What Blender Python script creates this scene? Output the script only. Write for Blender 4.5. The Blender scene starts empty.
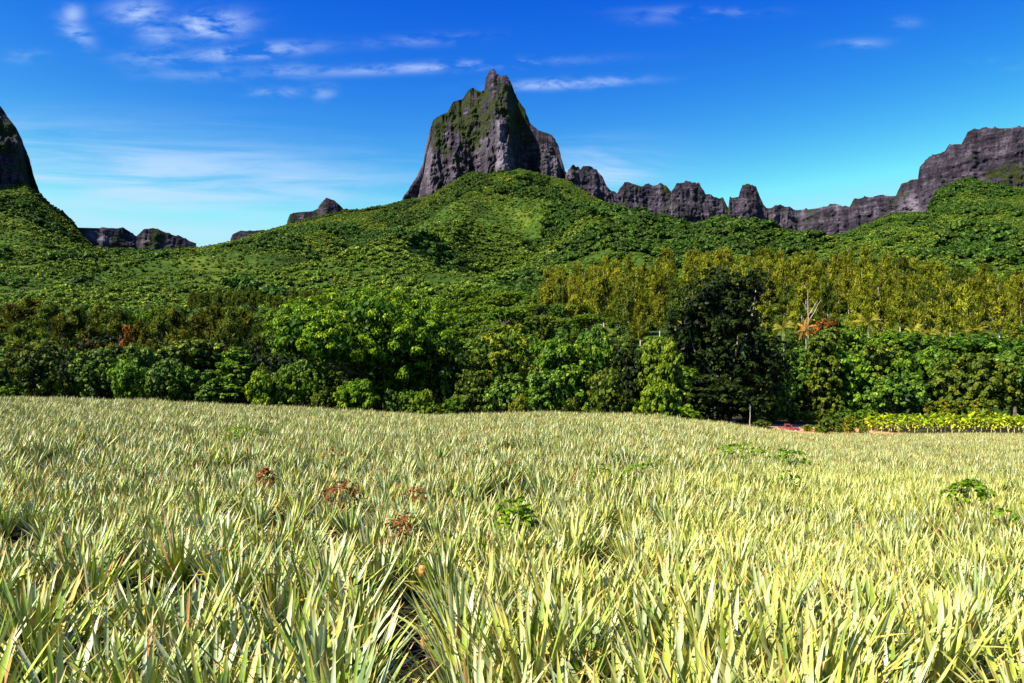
import bpy, math, random
import numpy as np
from mathutils import Vector, Matrix

R_ = math.radians
# ------------------------------------------------------------------ camera, sky, sun, exposure
scene = bpy.context.scene
EXPOSURE = 1.25
SKY_STRENGTH = 0.07
F = 796.0
PITCH = math.atan((385 - 341.5) / F)
CAMZ = 3.0
cam_d = bpy.data.cameras.new('camera')
cam_d.sensor_width = 36.0
cam_d.lens = F / 1024 * 36.0
cam_d.clip_start = 0.1
cam_d.clip_end = 12000
cam = bpy.data.objects.new('camera', cam_d)
scene.collection.objects.link(cam)
cam.location = (0, 0, CAMZ)
cam.rotation_euler = (math.pi / 2 + PITCH, 0, 0)
scene.camera = cam

SUN_EL = R_(46)
SUN_AZ = R_(-72)       # measured from +Y towards +X: to the left and a little in front of side-on
sd = Vector((math.sin(SUN_AZ) * math.cos(SUN_EL), math.cos(SUN_AZ) * math.cos(SUN_EL), math.sin(SUN_EL)))
sd = Vector((-0.62, -0.42, 0.80)).normalized()
SUN_EL = math.asin(sd.z)
SUN_AZ = math.atan2(sd.x, sd.y)
sun_d = bpy.data.lights.new('sun', 'SUN')
sun_d.energy = 5.0
sun_d.angle = R_(0.53)
sun_d.color = (1.0, 0.95, 0.86)
sun = bpy.data.objects.new('sun', sun_d)
scene.collection.objects.link(sun)
sun.rotation_euler = sd.to_track_quat('Z', 'Y').to_euler()

world = bpy.data.worlds.new('World')
scene.world = world
world.use_nodes = True
nt = world.node_tree
nt.nodes.clear()


def N(t, typ, **kw):
    n = t.nodes.new(typ)
    for k, v in kw.items():
        if k == 'op':
            n.operation = v
        elif hasattr(n, k):
            setattr(n, k, v)
    return n


def sock(t, n, i, v):
    if hasattr(v, 'links') or hasattr(v, 'is_linked'):
        t.links.new(v, n.inputs[i])
    else:
        n.inputs[i].default_value = v


def M_(t, op, a, b=None, c=None, clamp=False):
    n = t.nodes.new('ShaderNodeMath')
    n.operation = op
    n.use_clamp = clamp
    sock(t, n, 0, a)
    if b is not None:
        sock(t, n, 1, b)
    if c is not None:
        sock(t, n, 2, c)
    return n.outputs[0]


def ss(t, v, a, b):
    n = t.nodes.new('ShaderNodeMapRange')
    n.interpolation_type = 'SMOOTHSTEP'
    sock(t, n, 0, v)
    n.inputs[1].default_value = a
    n.inputs[2].default_value = b
    return n.outputs[0]


def mixc(t, f, a, b, blend='MIX'):
    n = t.nodes.new('ShaderNodeMix')
    n.data_type = 'RGBA'
    n.blend_type = blend
    sock(t, n, 0, f)
    for i, v in ((6, a), (7, b)):
        if hasattr(v, 'is_linked'):
            t.links.new(v, n.inputs[i])
        else:
            n.inputs[i].default_value = (*v, 1) if len(v) == 3 else v
    return n.outputs[2]


def noise(t, vec, scale, detail=4, rough=0.55, lac=2.0, dist=0.0):
    n = t.nodes.new('ShaderNodeTexNoise')
    if vec is not None:
        t.links.new(vec, n.inputs['Vector'])
    n.inputs['Scale'].default_value = scale
    n.inputs['Detail'].default_value = detail
    n.inputs['Roughness'].default_value = rough
    n.inputs['Lacunarity'].default_value = lac
    n.inputs['Distortion'].default_value = dist
    return n.outputs['Fac']


def build_sky(t):
    out = N(t, 'ShaderNodeOutputWorld')
    bg = N(t, 'ShaderNodeBackground')
    sky = N(t, 'ShaderNodeTexSky')
    sky.sky_type = 'NISHITA'
    sky.sun_disc = False
    sky.sun_elevation = SUN_EL
    sky.sun_rotation = SUN_AZ
    sky.altitude = 0
    sky.air_density = 1.0
    sky.dust_density = 0.15
    sky.ozone_density = 3.0
    hs = N(t, 'ShaderNodeHueSaturation')
    hs.inputs['Hue'].default_value = 0.5
    hs.inputs['Saturation'].default_value = 1.4
    t.links.new(sky.outputs[0], hs.inputs['Color'])
    sc_ = N(t, 'ShaderNodeSeparateColor')
    t.links.new(hs.outputs[0], sc_.inputs[0])
    K = SKY_STRENGTH * 2 ** EXPOSURE
    cc_ = N(t, 'ShaderNodeCombineColor')
    for ch, (ga, pw, mx) in enumerate(((.40, 2.1, .45), (.074, 2.45, .84), (.385, .55, 1.2))):
        t.links.new(M_(t, 'MINIMUM', M_(t, 'MULTIPLY', M_(t, 'POWER', sc_.outputs[ch], pw), ga / K), mx / K), cc_.inputs[ch])
    tc = N(t, 'ShaderNodeTexCoord')
    sp = N(t, 'ShaderNodeSeparateXYZ')
    t.links.new(tc.outputs['Generated'], sp.inputs[0])
    x, y, z = sp.outputs
    # direction slopes: a = x / y (azimuth), e = z / y (height)
    yc = M_(t, 'MAXIMUM', y, 0.05)
    a = M_(t, 'DIVIDE', x, yc)
    e = M_(t, 'DIVIDE', z, yc)
    cmb = N(t, 'ShaderNodeCombineXYZ')
    t.links.new(a, cmb.inputs[0])
    t.links.new(M_(t, 'MULTIPLY', e, 2.6), cmb.inputs[1])
    v1 = cmb.outputs[0]
    wisp = noise(t, v1, 5.0, 8, 0.62, 2.1, 0.5)
    fine = noise(t, v1, 22.0, 6, 0.6, 2.0, 0.3)

    def blob(ca, ce, wa, we, tilt=0.0):
        da = M_(t, 'SUBTRACT', a, ca)
        de = M_(t, 'SUBTRACT', M_(t, 'SUBTRACT', e, ce), M_(t, 'MULTIPLY', da, tilt))
        q = M_(t, 'ADD', M_(t, 'POWER', M_(t, 'DIVIDE', M_(t, 'ABSOLUTE', da), wa), 2.0),
               M_(t, 'POWER', M_(t, 'DIVIDE', M_(t, 'ABSOLUTE', de), we), 2.0))
        return M_(t, 'POWER', 2.718, M_(t, 'MULTIPLY', q, -1.0))

    def at(px, py):
        return (px - 512) / F, (385 - py) / F
    spec = [  # px, py, half width, half height (px), tilt, strength, threshold softness
        (202, 17, 34, 13, 0.05, 1.0), (245, 45, 62, 7, 0.08, 0.75), (128, 4, 26, 12, 0.0, 0.75),
        (150, 28, 22, 14, -0.4, 0.45), (66, 24, 16, 12, -0.6, 0.55), (62, 6, 10, 10, 0.0, 0.6), (150, 52, 40, 10, 0.0, 0.35),
        (430, 61, 120, 5, 0.05, 0.6), (568, 78, 62, 5, 0.05, 0.75), (420, 33, 60, 6, 0.06, 0.25),
        (290, 65, 40, 7, 0.0, 0.35), (275, 87, 28, 5, 0.0, 0.4), (320, 88, 12, 8, 0, 0.35), (200, 68, 60, 7, 0.0, 0.25),
        (865, 37, 26, 5, 0.05, 0.3), (705, 3, 60, 5, 0, 0.3), (1010, 58, 30, 5, 0, 0.2), (915, 14, 14, 5, 0, 0.2), (15, 50, 20, 6, 0, 0.25),
        (655, 10, 30, 6, 0, 0.15)]
    tot = None
    for (px, py, w, h, tl, s) in spec:
        ca, ce = at(px, py)
        b = M_(t, 'MULTIPLY', blob(ca, ce, w / F, h / F, tl), s)
        tot = b if tot is None else M_(t, 'MAXIMUM', tot, b)
    br = M_(t, 'MULTIPLY', ss(t, M_(t, 'ADD', M_(t, 'MULTIPLY', fine, 0.6), M_(t, 'MULTIPLY', wisp, 0.4)), 0.40, 0.60), tot)
    # low streaky bank on the left, thin one right of the peak
    ca, ce = at(170, 182)
    bank = M_(t, 'MULTIPLY', blob(ca, ce, 270 / F, 44 / F, -0.10), 0.8)
    ca, ce = at(600, 168)
    bank2 = M_(t, 'MULTIPLY', blob(ca, ce, 62 / F, 24 / F, 0.0), 0.85)
    ca, ce = at(60, 150)
    bank3 = M_(t, 'MULTIPLY', blob(ca, ce, 90 / F, 30 / F, -0.1), 0.45)
    cmb2 = N(t, 'ShaderNodeCombineXYZ')
    t.links.new(a, cmb2.inputs[0])
    t.links.new(M_(t, 'MULTIPLY', M_(t, 'ADD', e, M_(t, 'MULTIPLY', a, 0.03)), 10.0), cmb2.inputs[1])
    streak = noise(t, cmb2.outputs[0], 3.6, 7, 0.6, 2.0, 0.5)
    bank = M_(t, 'MULTIPLY', M_(t, 'MAXIMUM', M_(t, 'MAXIMUM', bank, bank2), bank3), ss(t, streak, 0.33, 0.68))
    cl = M_(t, 'MAXIMUM', br, M_(t, 'MULTIPLY', bank, 1.15), clamp=True)
    cl = M_(t, 'MULTIPLY', cl, M_(t, 'GREATER_THAN', y, 0.05))
    cl = M_(t, 'MULTIPLY', cl, 0.88)
    col = mixc(t, cl, cc_.outputs[0], (.62 / K, .80 / K, 1.1 / K))
    t.links.new(col, bg.inputs['Color'])
    bg.inputs['Strength'].default_value = SKY_STRENGTH
    t.links.new(bg.outputs[0], out.inputs[0])


build_sky(nt)
scene.view_settings.view_transform = 'Standard'
scene.view_settings.look = 'None'
scene.view_settings.exposure = EXPOSURE
scene.view_settings.gamma = 1.0
scene.render.engine = 'CYCLES'
scene.cycles.max_bounces = 6
scene.cycles.diffuse_bounces = 2
scene.cycles.transmission_bounces = 3

COL = scene.collection
SRC = bpy.data.collections.new('sources')   # instance sources for the stuff objects, not linked to the scene

# ------------------------------------------------------------------ numpy noise
_rs = np.random.RandomState(7)
_perm = _rs.rand(256, 256, 16).astype(np.float32)


def vnoise(x, y, k=0):
    x = np.asarray(x, float); y = np.asarray(y, float)
    xi = np.floor(x).astype(int); yi = np.floor(y).astype(int)
    fx = x - xi; fy = y - yi
    fx = fx * fx * (3 - 2 * fx); fy = fy * fy * (3 - 2 * fy)
    T = _perm[:, :, k % 16]
    a = T[xi & 255, yi & 255]; b = T[(xi + 1) & 255, yi & 255]
    c = T[xi & 255, (yi + 1) & 255]; d = T[(xi + 1) & 255, (yi + 1) & 255]
    return (a * (1 - fx) + b * fx) * (1 - fy) + (c * (1 - fx) + d * fx) * fy


def fbm(x, y, o=4, k=0, g=0.5):
    s = 0; a = 1; n = 0
    for i in range(o):
        s = s + a * vnoise(x * 2 ** i + 13.7 * i, y * 2 ** i + 5.1 * i, k + i)
        n += a; a *= g
    return s / n * 2 - 1


def ridged(x, y, o=3, k=0):
    s = 0; a = 1; n = 0
    for i in range(o):
        s = s + a * (1 - np.abs(2 * vnoise(x * 2 ** i + 3.7 * i, y * 2 ** i + 9.1 * i, k + i) - 1))
        n += a; a *= 0.5
    return s / n


def sstep(a, b, x):
    t = np.clip((x - a) / (b - a), 0, 1)
    return t * t * (3 - 2 * t)


CP, SP = math.cos(PITCH), math.sin(PITCH)


def zat(py, Y):
    """height of the point seen at image row py at distance Y"""
    v = (341.5 - np.asarray(py, float)) / F
    return CAMZ + Y * (SP + v * CP) / (CP - v * SP)


def xat(px, Y):
    return (np.asarray(px, float) - 512) / F * Y      # near enough: pitch is 3 degrees


# ------------------------------------------------------------------ ground and hills
EPX = [-250, 0, 100, 200, 350, 440, 520, 620, 660, 720, 760, 800, 850, 1024, 1300]
EPY = [392, 396, 397.5, 401, 408.5, 414, 411, 411.5, 415, 421, 427, 432, 433, 433, 436]
EYC = [60, 60, 60, 60, 60, 60, 60, 60, 62, 66, 72, 78, 82, 84, 84]
PLANT = 0.72


def ground_z(x, y):
    x = np.asarray(x, float); y = np.asarray(y, float)
    yy = np.maximum(y, 14)
    px = 512 + F * x / yy
    px = np.clip(px, -250, 1300)
    Yc = np.interp(px, EPX, EYC)
    ze = zat(np.interp(px, EPX, EPY), Yc) - PLANT
    zb = np.interp(px, [-250, 0, 250, 450, 600, 700, 780, 1300], [1.1, 1.0, .4, -.7, -.9, -2.0, -3.0, -3.1])
    t = y / Yc
    near = ze * np.clip(t, -0.3, 1)
    d = (y - Yc)
    far = ze + (zb - ze) * sstep(0, 24, d)
    z = np.where(t < 1, near, far)
    return z + 0.06 * fbm(x / 6, y / 6, 3, 2)


PX = np.array([-500, -250, 0, 130, 260, 400, 480, 560, 640, 760, 900, 1024, 1300, 1600])
ROWS = {
    180: [372, 372, 370, 368, 366, 362, 358, 358, 358, 362, 366, 368, 368, 368],
    260: [346, 345, 343, 341, 338, 336, 332, 322, 314, 312, 316, 324, 324, 324],
    350: [327, 326, 326, 324, 322, 322, 322, 300, 285, 280, 285, 303, 306, 306],
    450: [314, 313, 313, 312, 311, 313, 313, 305, 297, 290, 292, 303, 300, 300],
    600: [299, 299, 299, 299, 299, 299, 298, 290, 283, 280, 280, 287, 280, 280],
    800: [283, 283, 285, 286, 283, 279, 280, 270, 262, 262, 263, 265, 250, 250],
    1100: [250, 255, 266, 271, 266, 254, 252, 242, 236, 246, 250, 240, 215, 210],
}
SILX = [-500, -250, -60, 0, 20, 37, 60, 90, 120, 150, 185, 205, 230, 255, 290, 340, 370, 403, 430, 455, 470, 487, 500, 520, 545, 567,
        585, 620, 655, 690, 720, 750, 770, 800, 824, 850, 870, 898, 931, 944, 975, 993, 1024, 1300, 1600]
SILY = [3.0 + v for v in [150, 150, 168, 181, 181, 194, 213, 243, 247, 249, 246, 243, 238, 230, 220.5, 209, 205, 198, 192, 177, 169, 172, 167, 165, 172, 177,
        188, 207, 214, 228, 221, 218, 222, 231, 235, 230, 222, 211, 210, 186, 174, 180, 184, 150, 140]]
RIDGE_PX = [-500, -250, 0, 200, 400, 500, 600, 800, 1024, 1300, 1600]
RIDGE_Y = [1350, 1380, 1450, 1700, 1950, 1950, 2050, 2150, 1750, 1600, 1550]


def hill_z(u, Y):
    """u = x / y, both 1-d arrays of equal length"""
    px = 512 + F * u
    ys = sorted(ROWS)
    Rr = np.interp(px, RIDGE_PX, RIDGE_Y)
    sil = np.interp(px, SILX, SILY)
    z0 = ground_z(u * 140.0, np.full_like(u, 140.0))
    knotY = [np.full_like(u, 140.0)] + [np.full_like(u, float(k)) for k in ys] + [Rr]
    knotZ = [z0] + [zat(np.interp(px, PX, ROWS[k]), float(k)) for k in ys] + [zat(sil, Rr)]
    knotY = np.array(knotY); knotZ = np.array(knotZ)
    n = len(knotY)
    # tangents (Catmull-Rom limited)
    dz = (knotZ[1:] - knotZ[:-1]) / (knotY[1:] - knotY[:-1])
    m = np.zeros_like(knotZ)
    m[0] = dz[0]; m[-1] = dz[-1]
    m[1:-1] = 0.5 * (dz[1:] + dz[:-1])
    z = np.zeros_like(u)
    for i in range(n - 1):
        a, b = knotY[i], knotY[i + 1]
        s = (Y >= a) & (Y <= b)
        t = np.clip((Y - a) / (b - a), 0, 1); h = b - a
        zz = (2 * t**3 - 3 * t**2 + 1) * knotZ[i] + (t**3 - 2 * t**2 + t) * h * m[i] + (-2 * t**3 + 3 * t**2) * knotZ[i + 1] + (t**3 - t**2) * h * m[i + 1]
        z = np.where(s, zz, z)
    over = Y > Rr
    z = np.where(over, knotZ[-1] - (Y - Rr) * 0.75, z)
    x = u * Y
    amp = (0.55 + 0.45 * sstep(250, 380, px) * (1 - .75 * sstep(570, 660, px))) * sstep(420, 850, Y) * 84 * (1 - sstep(Rr * (0.6 - .14 * sstep(560, 640, px)), Rr * (0.9 - .17 * sstep(560, 640, px)), Y)) * (Y <= Rr)
    rel = ridged(x / 210.0 + 0.5 * fbm(x / 300, Y / 300, 2, 5), Y / 520.0, 3, 4) - 0.55
    z = z + amp * rel * 1.6 + sstep(300, 600, Y) * 2.5 * fbm(x / 45, Y / 45, 3, 9) * (1 - 0.7 * sstep(Rr * .9, Rr, Y))
    return z


def grid_mesh(name, X, Y, Z, mat, attrs=None, smooth=True):
    r, c = X.shape
    co = np.stack([X, Y, Z], -1).reshape(-1, 3).astype(np.float32)
    i = np.arange(r * c).reshape(r, c)
    q = np.stack([i[:-1, :-1], i[:-1, 1:], i[1:, 1:], i[1:, :-1]], -1).reshape(-1, 4)
    return raw_mesh(name, co, q, mat, attrs, smooth)


def raw_mesh(name, co, quads, mat, attrs=None, smooth=False):
    me = bpy.data.meshes.new(name)
    co = np.ascontiguousarray(co, np.float32); quads = np.ascontiguousarray(quads, np.int32)
    k = quads.shape[1]
    me.vertices.add(len(co)); me.vertices.foreach_set('co', co.ravel())
    me.loops.add(quads.size); me.loops.foreach_set('vertex_index', quads.ravel())
    me.polygons.add(len(quads))
    me.polygons.foreach_set('loop_start', np.arange(0, quads.size, k, dtype=np.int32))
    me.polygons.foreach_set('loop_total', np.full(len(quads), k, np.int32))
    if smooth:
        me.polygons.foreach_set('use_smooth', np.ones(len(quads), bool))
    if attrs:
        for an, av in attrs.items():
            at = me.attributes.new(an, 'FLOAT', 'POINT')
            at.data.foreach_set('value', np.ascontiguousarray(av, np.float32).ravel())
    me.materials.append(mat)
    me.update(calc_edges=True)
    return me


def link(name, me, parent=None, loc=None):
    o = bpy.data.objects.new(name, me)
    COL.objects.link(o)
    if parent is not None:
        o.parent = parent
    if loc is not None:
        o.location = loc
    return o


def tag(o, label=None, cat=None, group=None, kind=None):
    if label: o['label'] = label
    if cat: o['category'] = cat
    if group: o['group'] = group
    if kind: o['kind'] = kind
    return o


# ------------------------------------------------------------------ materials
def new_mat(name):
    m = bpy.data.materials.new(name)
    m.use_nodes = True
    m.node_tree.nodes.clear()
    return m, m.node_tree


def ramp(t, fac, stops):
    r = t.nodes.new('ShaderNodeValToRGB')
    cr = r.color_ramp
    while len(cr.elements) < len(stops):
        cr.elements.new(0.5)
    for el, (p, c) in zip(cr.elements, stops):
        el.position = p
        el.color = (*c, 1)
    t.links.new(fac, r.inputs[0])
    return r.outputs[0]


def attr(t, name, typ='GEOMETRY'):
    n = t.nodes.new('ShaderNodeAttribute')
    n.attribute_name = name
    n.attribute_type = typ
    return n.outputs['Fac']


def leaf_mat(name, stops, rough=0.45, trans=0.3, spec=0.4, objvar=0.25, hue=0.03, inst=False, gain=1.55):
    hue = hue * 0.6 if inst else min(hue, 0.009)
    """stops: colour ramp over the per-leaf random value; each plant is tinted a little on its own"""
    m, t = new_mat(name)
    c = ramp(t, attr(t, 'rnd'), [(p_, (min(c_[0] * gain * 1.3, .6), min(c_[1] * gain, .6), c_[2] * gain * .6)) for p_, c_ in stops])
    oi = t.nodes.new('ShaderNodeObjectInfo')
    rv = attr(t, 'tint', 'INSTANCER') if inst else oi.outputs['Random']
    hs = t.nodes.new('ShaderNodeHueSaturation')
    t.links.new(c, hs.inputs['Color'])
    t.links.new(M_(t, 'ADD', 0.5 - hue, M_(t, 'MULTIPLY', rv, 2 * hue)), hs.inputs['Hue'])
    w = t.nodes.new('ShaderNodeMath'); w.operation = 'FRACT'
    t.links.new(M_(t, 'MULTIPLY', rv, 7.13), w.inputs[0])
    t.links.new(M_(t, 'ADD', 1 - objvar, M_(t, 'MULTIPLY', w.outputs[0], 2 * objvar)), hs.inputs['Value'])
    p = t.nodes.new('ShaderNodeBsdfPrincipled')
    t.links.new(hs.outputs[0], p.inputs['Base Color'])
    p.inputs['Roughness'].default_value = max(rough, 0.5)
    p.inputs['Specular IOR Level'].default_value = spec * 0.35
    tr = t.nodes.new('ShaderNodeBsdfTranslucent')
    t.links.new(hs.outputs[0], tr.inputs['Color'])
    mx = t.nodes.new('ShaderNodeMixShader')
    mx.inputs[0].default_value = trans
    t.links.new(p.outputs[0], mx.inputs[1]); t.links.new(tr.outputs[0], mx.inputs[2])
    o = t.nodes.new('ShaderNodeOutputMaterial')
    t.links.new(mx.outputs[0], o.inputs[0])
    return m


def plain_mat(name, colf, rough=0.85, spec=0.3, bump=None, bscale=1.0):
    m, t = new_mat(name)
    tc = t.nodes.new('ShaderNodeTexCoord')
    c = colf(t, tc.outputs['Object'])
    p = t.nodes.new('ShaderNodeBsdfPrincipled')
    if hasattr(c, 'is_linked'):
        t.links.new(c, p.inputs['Base Color'])
    else:
        p.inputs['Base Color'].default_value = (*c, 1)
    p.inputs['Roughness'].default_value = rough
    p.inputs['Specular IOR Level'].default_value = spec
    if bump:
        b = t.nodes.new('ShaderNodeBump')
        b.inputs['Strength'].default_value = 1.0
        b.inputs['Distance'].default_value = bump
        t.links.new(noise(t, tc.outputs['Object'], bscale, 6, 0.6), b.inputs['Height'])
        t.links.new(b.outputs[0], p.inputs['Normal'])
    o = t.nodes.new('ShaderNodeOutputMaterial')
    t.links.new(p.outputs[0], o.inputs[0])
    return m


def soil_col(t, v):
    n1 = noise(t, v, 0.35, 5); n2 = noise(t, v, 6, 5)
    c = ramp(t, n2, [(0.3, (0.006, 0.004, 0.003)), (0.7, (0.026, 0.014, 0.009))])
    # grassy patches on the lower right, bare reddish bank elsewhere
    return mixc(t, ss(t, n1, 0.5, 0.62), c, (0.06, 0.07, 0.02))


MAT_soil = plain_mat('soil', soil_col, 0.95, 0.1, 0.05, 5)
MAT_dirt = plain_mat('bare_earth', lambda t, v: ramp(t, noise(t, v, 1.2, 6), [(0.35, (.30, .09, .04)), (0.5, (.50, .23, .11)), (0.68, (.34, .27, .08))]), 0.95, 0.1, 0.06, 3)


def hill_col(t, v):
    n1 = noise(t, v, 0.012, 4); n2 = noise(t, v, 0.16, 5, 0.65)
    base = ramp(t, n2, [(0.25, (0.008, 0.02, 0.002)), (0.5, (0.03, 0.06, 0.005)), (0.75, (0.06, 0.10, 0.01))])
    grass = ramp(t, n2, [(0.3, (0.035, 0.06, 0.005)), (0.7, (0.10, 0.13, 0.012))])
    return mixc(t, ss(t, n1, 0.52, 0.62), base, grass)


MAT_hill = plain_mat('green_slope', hill_col, 0.95, 0.1, 1.5, 0.25)


def rock_mat():
    m, t = new_mat('basalt_cliff')
    tc = t.nodes.new('ShaderNodeTexCoord')
    v = tc.outputs['Object']
    mp = t.nodes.new('ShaderNodeMapping'); mp.inputs['Scale'].default_value = (1, 1, 0.22)
    t.links.new(v, mp.inputs[0])
    mh = t.nodes.new('ShaderNodeMapping'); mh.inputs['Scale'].default_value = (0.15, 0.15, 1.4)
    t.links.new(v, mh.inputs[0])
    streak = noise(t, mp.outputs[0], 0.055, 8, 0.68)
    patch = noise(t, v, 0.022, 4, 0.6)
    strata = noise(t, mh.outputs[0], 0.10, 5, 0.6)
    fine = noise(t, v, 0.30, 6, 0.7)
    a = M_(t, 'ADD', M_(t, 'MULTIPLY', streak, 0.42), M_(t, 'ADD', M_(t, 'MULTIPLY', strata, 0.33), M_(t, 'MULTIPLY', fine, 0.25)))
    rock = ramp(t, a, [(0.40, (0.004, 0.003, 0.005)), (0.48, (0.018, 0.013, 0.020)), (0.54, (0.050, 0.037, 0.052)), (0.61, (0.13, 0.10, 0.13)), (0.70, (.32, .26, .30))])
    pale = attr(t, 'pale')
    rock = mixc(t, M_(t, 'MULTIPLY', pale, 0.6), rock, (0.34, 0.28, 0.32))
    vegc = ramp(t, fine, [(0.3, (0.004, 0.006, 0.001)), (0.5, (0.016, 0.022, 0.003)), (0.7, (0.045, 0.052, 0.006))])
    geo = t.nodes.new('ShaderNodeNewGeometry')
    sp = t.nodes.new('ShaderNodeSeparateXYZ'); t.links.new(geo.outputs['Normal'], sp.inputs[0])
    ledge = ss(t, M_(t, 'ADD', sp.outputs[2], M_(t, 'MULTIPLY', M_(t, 'SUBTRACT', patch, 0.5), 1.2)), 0.62, 0.95)
    vg = M_(t, 'ADD', M_(t, 'MULTIPLY', attr(t, 'veg'), 1.0), M_(t, 'MULTIPLY', M_(t, 'SUBTRACT', fine, 0.5), 0.9))
    vm = M_(t, 'MAXIMUM', ss(t, vg, 0.42, 0.56), M_(t, 'MULTIPLY', ledge, 0.8), clamp=True)
    c = mixc(t, vm, rock, vegc)
    p = t.nodes.new('ShaderNodeBsdfPrincipled')
    t.links.new(c, p.inputs['Base Color'])
    p.inputs['Roughness'].default_value = 0.9
    p.inputs['Specular IOR Level'].default_value = 0.2
    b = t.nodes.new('ShaderNodeBump'); b.inputs['Strength'].default_value = 1.0; b.inputs['Distance'].default_value = 4.0
    t.links.new(M_(t, 'ADD', streak, M_(t, 'MULTIPLY', fine, 0.8)), b.inputs['Height'])
    t.links.new(b.outputs[0], p.inputs['Normal'])
    o = t.nodes.new('ShaderNodeOutputMaterial'); t.links.new(p.outputs[0], o.inputs[0])
    return m


MAT_rock = rock_mat()
MAT_bark = plain_mat('bark', lambda t, v: ramp(t, noise(t, v, 3, 5), [(0.3, (0.05, 0.035, 0.025)), (0.7, (0.20, 0.15, 0.11))]), 0.9, 0.2, 0.02, 8)
MAT_palebark = plain_mat('pale_bark', lambda t, v: ramp(t, noise(t, v, 1.5, 5), [(0.3, (0.32, 0.24, 0.19)), (0.7, (0.62, 0.50, 0.42))]), 0.85, 0.2, 0.02, 8)
def footed(t, v):
    sp = t.nodes.new('ShaderNodeSeparateXYZ'); t.links.new(v, sp.inputs[0])
    pale = ramp(t, noise(t, v, 1.5, 5), [(0.3, (0.32, 0.24, 0.19)), (0.7, (0.62, 0.50, 0.42))])
    return mixc(t, ss(t, M_(t, 'ADD', sp.outputs[2], M_(t, 'MULTIPLY', noise(t, v, 1.0, 3), 2.0)), 3.6, 5.0), (.03, .025, .018), pale)


MAT_darkfootbark = plain_mat('dark_foot_bark', footed, 0.85, 0.2, 0.02, 8)  # pale bark whose colour goes dark towards the trunk foot
MAT_whitebark = plain_mat('weathered_wood', lambda t, v: ramp(t, noise(t, v, 2.5, 5), [(0.3, (0.22, 0.17, 0.12)), (0.7, (0.45, 0.38, 0.30))]), 0.8, 0.2, 0.02, 8)

# ---- terrain sheets
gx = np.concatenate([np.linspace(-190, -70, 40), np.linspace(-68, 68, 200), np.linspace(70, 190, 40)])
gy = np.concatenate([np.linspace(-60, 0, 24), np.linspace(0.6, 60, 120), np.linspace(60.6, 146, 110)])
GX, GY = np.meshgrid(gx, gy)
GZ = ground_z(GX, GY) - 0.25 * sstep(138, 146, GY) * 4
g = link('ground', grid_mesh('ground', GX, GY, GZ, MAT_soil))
tag(g, 'dark soil of the pineapple field', kind='structure')

us = np.linspace(-1.25, 1.25, 900)
Ys = np.concatenate([np.linspace(140, 450, 90), np.linspace(454, 1250, 200), np.linspace(1254, 2300, 230), np.linspace(2320, 2900, 12)])
U, YY = np.meshgrid(us, Ys)
HZ = hill_z(U.ravel(), YY.ravel()).reshape(U.shape)
h = link('hills', grid_mesh('hills', U * YY, YY, HZ, MAT_hill))
tag(h, 'green forested slopes rising to the rocky ridge', kind='structure')
# land beyond and around, so the world does not end at the edge of the sheets
bx, by = np.meshgrid(np.linspace(-7000, 7000, 30), np.linspace(-7000, 7000, 30))
lo = link('land', grid_mesh('land', bx, by, bx * 0 - 12.0, MAT_hill))
tag(lo, 'low green land stretching out of sight', kind='structure')


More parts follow.
